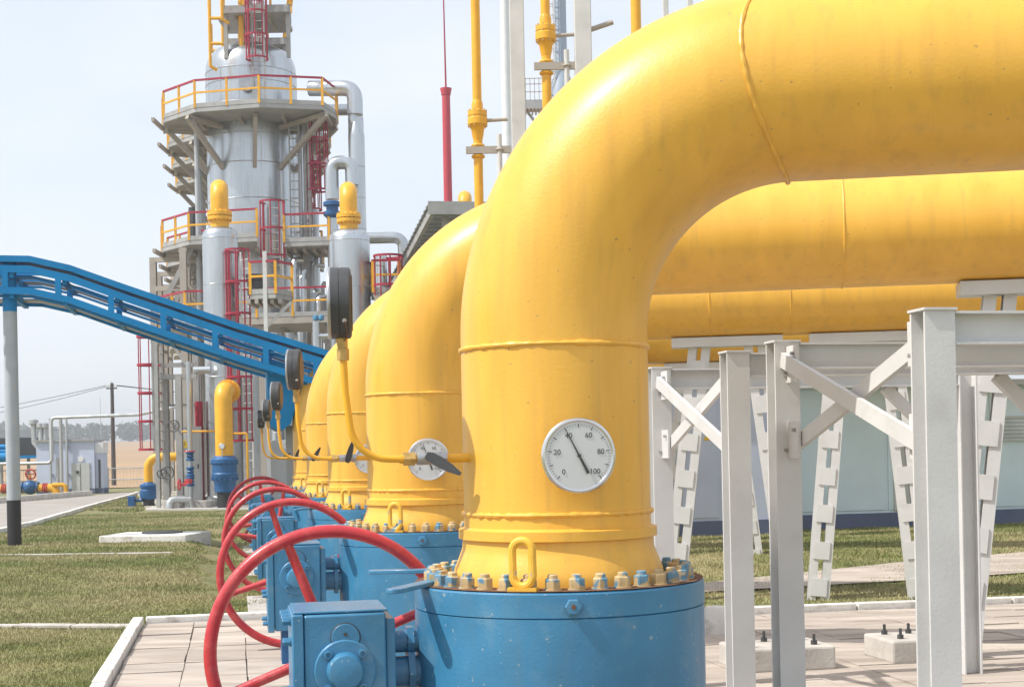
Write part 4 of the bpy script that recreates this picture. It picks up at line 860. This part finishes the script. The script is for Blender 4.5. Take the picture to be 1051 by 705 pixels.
# A shaped trestles with battened legs under the third header
def trestle(i, run, sp0, sp1, label):
    t = thing('pipe_trestle', label, 'trestle', PT(X1, Y1 + i * SP, 0) + Vector((math.cos(HDIR), math.sin(HDIR), 0)) * run, HDIR, 'battened pipe trestles', world=False); zt2 = ZC - RP - .12
    for sg in (-1, 1):
        a = Vector((sg * sp0, 0, zt2)); b = Vector((sg * (sp1 + .03), 0, LOW - .02))
        for off in (-.085, .085): MB().ibeam(b + Vector((off, 0, 0)), a + Vector((off, 0, 0)), .11, .14, .012, up=(0, 1, 0)).build('leg', 'light_steel', t, smooth=False)
        n = 7
        for k in range(n):
            p = b + (a - b) * ((k + .4) / n); u_ = (a - b).normalized() * .11; yo = Vector((0, -.079, 0)); MB().beam(p - u_ + yo, p + u_ + yo, .20, .012, up=(0, 1, 0)).build('batten', 'light_steel', t, smooth=False)
    MB().box(-sp0 - .35, sp0 + .35, -.15, .15, zt2, zt2 + .12).build('head_beam', 'light_steel', t, smooth=False)
    for sg in (-1, 1): MB().beam((sg * (sp0 + .1), 0, zt2 + .05), (sg * (sp0 - .25), .4, zt2 + .3), .05, .05).build('saddle_rod', 'light_steel', t, smooth=False)
    return t
trestle(2, 4.8, .35, .72, 'battened steel pipe trestle before the grey blue cabinet wall'); trestle(2, 6.5, .32, .6, 'battened steel pipe trestle before the pale blue cabin'); trestle(3, 6.4, .35, .7, 'battened steel pipe trestle farther back under the fourth yellow header'); trestle(1, 5.6, .35, .7, 'battened steel pipe trestle under the second yellow header'); trestle(4, 7.4, .35, .7, 'battened steel pipe trestle under the header nearest the blue bridge')

# foundation blocks with anchor bolts
for (X, Y, lab) in ((4.55, 11.95, 'concrete foundation block with rusty anchor bolts beside the frame columns'), (5.95, 12.05, 'second concrete foundation block with anchor bolts farther along the apron')):
    t = thing('foundation_block', lab, 'block', PT(X, Y, LOW + .06), YAW, 'concrete anchor blocks', world=False)
    MB().box(-.42, .42, -.3, .3, 0, .20).build('block', 'concrete', t, smooth=False, bevel=.02)
    for (x, y) in ((-.28, -.16), (.28, -.16), (-.28, .16), (.28, .16), (-.05, .16)):
        mb = MB(); mb.lathe([(.03, .2), (.03, .235)], 6, (x, y, 0)); mb.tube((x, y, .2), (x, y, .29), .014, 8); mb.build('anchor_bolt', 'dark_grey', t)
b_ = PT(4.8, 14.3, LOW + .06); bo = thing('bollard', 'short round white concrete bollard by the apron kerb', 'bollard', b_); MB().lathe([(.12, 0), (.12, .24), (.10, .275), (.03, .285)], 28, b_).build('post', 'white_kerb', bo)

# grey blue cabinet wall and pale blue cabin behind
def cabin(X0, X2, Y0, Y2, h, label, m, base, name='equipment_cabin'):
    t = thing(name, label, 'cabin', PT(X0, Y0, 0), YAW, world=False); w, d = X2 - X0, Y2 - Y0
    MB().box(0, w, 0, d, .3, h).build('wall', m, t, smooth=False); MB().box(-.02, w + .02, -.02, d + .02, 0, .3).build('plinth', base, t, smooth=False)
    MB().box(-.12, w + .12, -.15, d + .12, h + .001, h + .12).build('roof', 'roof_sheet', t, smooth=False)
    k = 0
    while k * 1.15 + 1.1 < w:
        MB().box(.04 + k * 1.15, 1.12 + k * 1.15, -.022, -.002, .36, h - .06).build('wall_panel', m, t, smooth=False, bevel=.006); k += 1
    return t
c1 = cabin(8.05, 10.2, 27.0, 29.5, 2.95, 'grey blue panelled equipment cabin with yellow warning triangle', 'lavender_wall', 'plinth_blue')
o = Vector((1.0, -.03, 2.0)); s_ = .17; mb = MB(); mb.add([o + Vector((-s_, 0, -s_ * .85)), o + Vector((s_, 0, -s_ * .85)), o + Vector((0, 0, s_ * .9)), o + Vector((-s_, .005, -s_ * .85)), o + Vector((s_, .005, -s_ * .85)), o + Vector((0, .005, s_ * .9))], [(0, 1, 2), (5, 4, 3), (0, 3, 4, 1), (1, 4, 5, 2), (2, 5, 3, 0)]); sg = mb.build('warning_sign', 'sign_yellow', c1, smooth=False)
mb = MB(); mb.beam(o + Vector((.02, -.004, .07)), o + Vector((-.025, -.004, -.01)), .022, .002, up=(0, 1, 0)); mb.beam(o + Vector((.02, -.004, -.02)), o + Vector((-.01, -.004, -.1)), .022, .002, up=(0, 1, 0)); mb.build('bolt_symbol', 'ink', sg, smooth=False)
c2 = cabin(10.9, 21, 28.2, 30.5, 2.9, 'long pale blue equipment cabin with dark plinth beyond the frames', 'pale_blue_wall', 'plinth_blue')
MB().box(2.45, 3.35, -.045, -.023, .34, 2.25).build('door', 'door_grey', c2, smooth=False, bevel=.006); MB().box(3.2, 3.25, -.075, -.046, 1.2, 1.36).build('door_handle', 'dark_grey', c2, smooth=False)
for k in range(7): MB().beam((4.85, -.04, 1.75 + .08 * k), (5.6, -.04, 1.75 + .08 * k), .035, .05).build('louvre_slat', 'door_grey', c2, smooth=False)
c3 = cabin(5.3, 7.3, 29, 31, 2.8, 'small pale blue cabin glimpsed between frame and trestle', 'pale_blue_wall', 'plinth_blue')
sp_ = MB(); pn, pf_ = [(4.5, 18.6), (7, 18.9), (10, 19.2), (13, 19.6), (18, 20)], [(5, 19.2), (7.5, 20.2), (10, 21), (13, 21.6), (18, 22)]
vs = []
for q in (pn, pf_):
    for X, Y in q: w_ = PT(X, Y); vs.append((w_.x, w_.y, ground_z(w_.x, w_.y) + .03))
sp_.add(vs, [(k, k + 1, 5 + k + 1, 5 + k) for k in range(4)])
structure(sp_.build('path', 'paver', smooth=False))

# ================================================================== FAR LEFT: CABIN, PIPELINE, OVERHEAD LINE
d = 75.3
bc = thing('equipment_hut', 'small lavender blue flat roofed hut with grey door beside the road', 'hut', (at(70, 507, d).x, d, 0))
xa, xb = at(37.5, 480, d).x, at(97, 480, d).x; h = at(70, 453, d).z
MB().box(xa, xb, d, d + 1.6, .28, h).build('wall', 'lavender_wall', bc, smooth=False)
MB().box(xa - .01, xb + .02, d - .015, d + 1.6, 0, .28).build('plinth', 'plinth_blue', bc, smooth=False)
MB().box(xa - .12, xb + .05, d - .12, d + 1.7, h + .001, h + .1).build('roof', 'grey_steel', bc, smooth=False)
MB().box(xb + .003, xb + .40, d + .15, d + 1.0, .28, h - .1).build('annex_wall', 'lavender_wall', bc, smooth=False); MB().box(xb + .003, xb + .44, d + .1, d + 1.05, h - .62, h - .08).build('annex_fascia', 'white_paint', bc, smooth=False); MB().box(xb + .022, xb + .42, d + .13, d + 1.03, 0, .279).build('annex_plinth', 'plinth_blue', bc, smooth=False)
p, q = at(73.5, 480, d).x, at(92, 480, d).x
dr = MB().box(p, q, d - .05, d - .003, .02, at(80, 475, d).z).build('door', 'door_grey', bc, smooth=False); MB().box((p + q) / 2 - .012, (p + q) / 2 + .012, d - .06, d - .052, .05, at(80, 475, d).z - .05).build('door_gap', 'dark_grey', dr, smooth=False)
MB().box((p + q) / 2 - .22, (p + q) / 2 - .08, d - .09, d - .052, 1.05, 1.2).build('door_handle', 'dark_grey', dr, smooth=False)
MB().box(at(100.5, 490, d).x, at(102.5, 490, d).x, d + .12, d + .146, .3, 1.75).build('side_door', 'dark_grey', bc, smooth=False)
MB().lathe([(.15, 0), (.15, .05)], 16, (at(83, 471, d).x, d, at(83, 471, d).z), (0, -1, 0)).build('wall_lamp', 'white_paint', bc)
for k, (px, py0, py1) in enumerate(((35, 459, 431), (42, 452, 434.5), (47, 452, 434.5))):
    a = at(px, py0, d + 1.5); b = at(px, py1, d + 1.5); t = thing('vent_chimney', ['silver vent chimney bending out from the hut side wall', 'silver roof vent chimney with round cap, first of two on the hut', 'silver roof vent chimney with round cap, beside its twin on the hut'][k], 'chimney', (a.x, d + 1.5, a.z), group='vent chimneys on the hut')
    zz = a.z - (.3 if k else .0)
    MB().sweep([(a.x, d + 1.5, zz), (a.x, d + 1.5, b.z)] if k else [(a.x + .9, d + 1.5, zz - .35), (a.x + .25, d + 1.5, zz - .1), (a.x, d + 1.5, zz + .25), (a.x, d + 1.5, b.z)], .13, 14).build('flue', 'cladding_dull', t)
    MB().lathe([(.13, -.3), (.2, -.22), (.24, -.2), (.24, 0), (.1, .06)], 16, (a.x, d + 1.5, b.z)).build('cap', 'cladding_dull', t)
for (px, py) in ((49.5, 429), (66.5, 430)):
    a = at(px, py, d - .4); t = thing('wall_pipe', 'slender grey vent tube on the hut wall ' + ('beside the frame leg' if px < 60 else 'left of the door'), 'pipe', (a.x, d - .15, .3)); MB().tube((a.x, d - .15, .1), (a.x, d - .15, a.z), .06, 10).build('tube', 'cladding_dull', t)
    for z in (1.0, 2.4): MB().box(a.x - .08, a.x + .08, d - .09, d - .002, z, z + .06).build('clip', 'steel', t, smooth=False)
# overhead pipe line carried on posts to the plant
zo = at(110, 427.5, 72.3).z; xa = at(52.5, 430, 72.3).x; xb = at(184, 427, 60).x
op = thing('overhead_pipe', 'thin grey overhead pipe running on posts from hut to plant', 'pipe', (xa, 72.3, 0))
zl_ = at(30, 475.5, 72.3).z; xl = at(-20, 475, 72.3).x
MB().sweep([(xl, 72.3, zl_), (xa - .15, 72.3, zl_), (xa, 72.3, zl_ + .15), (xa, 72.3, zo - .2), (xa + .06, 72.3, zo - .05), (xa + .2, 72.3, zo), (at(130, 427, 68).x, 70, zo), (xb, 60, zo)], .085, 12).build('pipe_run', 'cladding_dull', op)
p = at(62.2, 430, 72.2); MB().tube((p.x, 72.2, 0), (p.x, 72.2, zo - .09), .09, 12).build('support_post', 'cladding_dull', op)
p = at(10, 476, 72.2); MB().tube((p.x, 72.2, 0), (p.x, 72.2, zl_ - .09), .06, 12).build('support_post', 'cladding_dull', op)
p = at(58, 475, 72.3); MB().tube((p.x, 72.5, 0), (p.x, 72.5, at(58, 470, 72.3).z), .1, 12).build('stub_post', 'cladding_dull', op)
# ground pipeline with valve
zy = at(30, 503, 71.5).z
gpx = thing('ground_pipeline', 'low yellow pipeline with small blue valve along the lawn by the hut', 'pipeline', (at(30, 503, 71.5).x, 71.5, 0))
MB().sweep([(at(-30, 503, 71.5).x, 71.5, .42), (at(50, 503, 71.5).x, 71.5, .42), (at(55, 503, 71.5).x, 71.5, .38), (at(58.5, 506, 71.5).x, 71.5, .15), (at(59.5, 507, 71.5).x, 71.5, -.05)], .20, 18).build('pipe_run', 'yellow_small', gpx)
MB().sweep([(at(54, 502, 71.4).x, 71.4, .55), (at(65, 502, 71.4).x, 71.4, .55), (at(67.5, 503, 71.4).x, 71.4, .45), (at(68, 506, 71.4).x, 71.4, -.05)], .11, 14).build('branch', 'yellow_small', gpx)
x = at(31, 500, 71.5).x
MB().lathe([(.26, -.42), (.26, -.34), (.2, -.32), (.33, -.15), (.36, 0), (.33, .15), (.2, .32), (.26, .34), (.26, .42)], 20, (x, 71.5, .46), (1, 0, 0)).build('valve_body', 'blue_dark', gpx)
MB().tube((x, 71.5, .7), (x, 71.5, 1.05), .07, 10).build('valve_stem', 'yellow_small', gpx); hwx = MB().torus((x + .1, 71.3, 1.1), (0, 1, .3), .24, .04, 24, 6).build('handwheel', 'red_paint', gpx)
MB().beam((x - .12, 71.3, 1.1), (x + .32, 71.3, 1.1), .05, .05).build('spoke', 'red_paint', hwx)
for px in (3, 45):
    for k in range(3): MB().torus((at(px, 503, 71.5).x + .09 * k, 71.5, .42), (1, 0, 0), .215, .03, 20, 5).build('red_band', 'mast_red', gpx)
# stacked blue rolls under a dark shelter at the picture's left edge
sh = thing('dark_shelter', 'dark low shelter beside the hut with blue edge beam', 'shelter', (at(30, 505, 79).x, 79, 0))
a = at(-25, 450, 79); b = at(37, 467, 79)
MB().box(a.x, b.x, 79, 82, b.z, a.z).build('canopy', 'dark_grey', sh, smooth=False); MB().box(a.x, b.x, 78.95, 82, b.z - .16, b.z - .003).build('edge_beam', 'blue_bridge', sh, smooth=False)
for px in (1, 12, 29):
    x = at(px, 480, 80).x; MB().box(x - .07, x + .07, 80, 80.14, 0, b.z - .16).build('shelter_post', 'grey_steel', sh, smooth=False)
for k, py in enumerate((459, 463.5, 469.5)):
    a = at(-20, py, 77); b = at(10.5 if k < 2 else 18, py, 77); t = thing('blue_pipe', ['uppermost of the blue pipes stacked before the dark shelter', 'middle of the blue pipes stacked before the dark shelter', 'lowest and thickest of the blue pipes before the dark shelter'][k], 'pipe', (b.x, 77, a.z - .2), group='blue pipes before the shelter')
    MB().tube(Vector((a.x, 77, a.z)), Vector((b.x, 77, a.z)), (.13, .13, .26)[k], 16).build('barrel', 'blue_bridge', t); MB().lathe([((.15, .15, .28)[k], -.1), ((.15, .15, .28)[k], 0)], 16, (b.x, 77, a.z), (1, 0, 0)).build('end_ring', 'blue_bridge', t)
    MB().tube((b.x - .5, 77, .02), (b.x - .5, 77, a.z - .1), .05, 8).build('stand', 'grey_steel', t)

# fence, utility pole
fc = thing('boundary_fence', 'light grey pipe rail fence between the plant and the wheat field', 'fence', (-20, 82, 0))
fx = [-46 + 2.6 * k for k in range(32)]
for k, x in enumerate(fx):
    y = 82 + .12 * (x + 20); MB().tube((x, y, 0), (x, y, 1.28), .045, 8).build('fence_post', 'cladding_dull', fc)
    if k:
        x2 = fx[k - 1]; y2 = 82 + .12 * (x2 + 20)
        for z in (1.24, .62): MB().tube((x2, y2, z), (x, y, z), .032, 6).build('fence_rail', 'cladding_dull', fc)
        mb = MB()
        for j in range(14):
            xx = x2 + (x - x2) * (j + .5) / 14; yy = 82 + .12 * (xx + 20); mb.tube((xx, yy, .1), (xx, yy, 1.22), .006, 4)
        mb.build('fence_wire', 'cladding_dull', fc, smooth=False)['kind'] = 'stuff'
pb_ = at(117, 500, 96); pt_ = at(118.5, 393, 96)
up = thing('utility_pole', 'dark wooden power pole with wires standing before the wheat field', 'pole', (pb_.x, 96, 0))
MB().tube((pb_.x, 96, 0), (pb_.x, 96, pt_.z), .16, 12, .11).build('pole', 'wood_pole', up)
MB().beam((pb_.x - .35, 95.9, pt_.z - .35), (pb_.x + .35, 95.9, pt_.z - .35), .09, .09).build('cross_arm', 'wood_pole', up)
for dx in (-.3, 0, .3): MB().lathe([(.04, 0), (.06, .05), (.03, .16)], 8, (pb_.x + dx, 95.9, pt_.z - .3 + (.3 if dx == 0 else 0))).build('insulator', 'white_paint', up)
for (dx, ex, ey) in ((-.3, -75, 120), (0, -72, 135), (.3, 60, 150), (0, 66, 165)):
    a = Vector((pb_.x + dx, 95.9, pt_.z - .15)); b = Vector((pb_.x + ex, ey + 60, pt_.z + 2)); pts = [a + (b - a) * t - Vector((0, 0, 4 * 2.2 * t * (1 - t))) for t in [k / 14 for k in range(15)]]
    MB().sweep(pts, .02, 4).build('wire', 'dark_grey', up, smooth=False)
b = at(103.5, 448, 500); am = thing('radio_mast', 'thin distant radio mast rising out of the far wood', 'mast', (b.x, 690, 10)); MB().tube((b.x * 1.38, 690, 10), (b.x * 1.38, 690, 32), .25, 5, .12).build('shaft', 'grey_steel', am)

# far wood on the skyline: one mass of small leaf clumps with trunks
def far_wood(x0, x1, n, name, label):
    P = []; F_ = []
    xs = np.sort(rng.uniform(x0, x1, n))
    for x in xs:
        y = rng.uniform(690, 730); hgt = (5.5 + 4.5 * abs(math.sin(x * .013 + 1)) * rng.uniform(.5, 1.1)) ; w = hgt * rng.uniform(.45, .8); zb = 10.3
        q = 60
        u = rng.normal(size=(q, 3)); u /= np.linalg.norm(u, axis=1)[:, None]; u *= rng.uniform(.55, 1.0, (q, 1))
        c = np.stack([x + u[:, 0] * w, y + u[:, 1] * w, zb + hgt * .55 + u[:, 2] * hgt * .48], 1)
        for cc_ in c:
            t1 = rng.normal(size=3) * .75; t2 = rng.normal(size=3) * .75; b_ = len(P)
            P.extend([cc_ - t1, cc_ + t1, cc_ + t2, cc_ - t2]); F_.append((b_, b_ + 2, b_ + 1, b_ + 3))
    me = bpy.data.meshes.new(name); me.from_pydata([tuple(p) for p in P], [], F_); me.materials.append(M['far_foliage']); o = link(name, me)
    o['kind'] = 'stuff'; return tag(o, label, 'wood')
far_wood(-420, 520, 620, 'far_wood', 'dark line of distant trees along the far edge of the field')

# ================================================================== LAWN BLADES
def lawn(name, regions, label):
    P = []; 
    for (poly, nb, hh, ww) in regions:
        xs = [p[0] for p in poly]; ys = [p[1] for p in poly]; cnt = 0
        m = nb * 2; X = rng.uniform(min(xs), max(xs), m); Y = rng.uniform(min(ys), max(ys), m); ins = np.zeros(m, bool); j = len(poly) - 1
        for i in range(len(poly)):
            xi, yi = poly[i]; xj, yj = poly[j]
            ins ^= ((yi > Y) != (yj > Y)) & (X < (xj - xi) * (Y - yi) / (yj - yi + 1e-9) + xi); j = i
        X = X[ins][:nb]; Y = Y[ins][:nb]; n = len(X); a = rng.uniform(0, 2 * PI, n); h = rng.uniform(.5, 1.2, n) * hh * (.7 + .5 * np.sin(X * 1.7 + np.sin(Y * 1.1) * 2) ** 2); w = rng.uniform(.6, 1.2, n) * ww
        lx, ly = rng.normal(0, .45, n) * h, rng.normal(0, .45, n) * h
        g = np.array([ground_z(p, q) for p, q in zip(X, Y)]) - .004
        v = np.stack([np.stack([X - np.cos(a) * w, Y - np.sin(a) * w, g], 1), np.stack([X + np.cos(a) * w, Y + np.sin(a) * w, g], 1), np.stack([X + lx, Y + ly, g + h], 1)], 1)
        P.append(v.reshape(-1, 3))
    P = np.concatenate(P); n = len(P) // 3; me = bpy.data.meshes.new(name)
    me.vertices.add(len(P)); me.vertices.foreach_set('co', P.ravel()); me.loops.add(3 * n); me.loops.foreach_set('vertex_index', np.arange(3 * n)); me.polygons.add(n); me.polygons.foreach_set('loop_start', np.arange(0, 3 * n, 3)); me.polygons.foreach_set('loop_total', np.full(n, 3)); me.update(); me.validate()
    me.materials.append(M['grass_blade']); o = link(name, me); o['kind'] = 'stuff'; tag(o, label, 'grass'); return o
lawn('lawn_grass', [([PTL(-5.2, 10), PTL(-1.21, 10), PTL(-1.21, 17.45), PTL(-5.2, 17.45)], 90000, .042, .006),
                    ([PTL(-5.5, 17.5), PTL(1.5, 17.5), PTL(1.0, 28), PTL(-6.5, 28)], 160000, .045, .008),
                    ([(-12.4, 28), (-5.2, 26), (-6.5, 46.5), (-12, 46.5), (-13.8, 45), (-12.3, 36)], 110000, .055, .012),
                    ([(-14.6, 50), (-12.2, 47), (-13, 58), (-16.5, 72), (-18.2, 72), (-15.2, 53)], 30000, .08, .02),
                    ([(-24.2, 50), (-22.9, 50), (-21.5, 60), (-20.7, 72.5), (-24, 72.5)], 8000, .08, .02),
                    ([PTL(-1.36, 10), PTL(-1.2, 10), PTL(-1.2, 17.4), PTL(-1.36, 17.4)], 2600, .085, .007),
                    ([PTL(-1.2, 17.47), PTL(2.9, 17.47), PTL(2.9, 17.62), PTL(-1.2, 17.62)], 2200, .09, .007),
                    ([(-7.3, 17.34), (-4.5, 16.72), (-4.5, 16.8), (-7.3, 17.42)], 900, .075, .007),
                    ([PTL(3.1, 15.87), PTL(9.9, 15.87), PTL(9.9, 16.05), PTL(3.1, 16.05)], 2500, .09, .008),
                    ([PTL(3.2, 15.9), PTL(14, 15.9), PTL(20, 28), PTL(3.2, 28)], 150000, .05, .009)], 'short green and straw coloured lawn grass around the pads')

# ================================================================== SUMMER HAZE
mh = bpy.data.materials.new('haze'); mh.use_nodes = True; nn = mh.node_tree.nodes
nn.remove(nn['Principled BSDF']); pvn = nn.new('ShaderNodeVolumePrincipled'); pvn.inputs['Color'].default_value = (.93, .96, 1, 1); pvn.inputs['Density'].default_value = .0009; pvn.inputs['Anisotropy'].default_value = .2
mh.node_tree.links.new(pvn.outputs[0], nn['Material Output'].inputs['Volume'])
hz = MB().box(-3100, 3100, -300, 5100, -1, 44).build('haze', mh, smooth=False); hz['kind'] = 'stuff'; tag(hz, 'thin pale summer haze over the plant and the fields', 'haze')
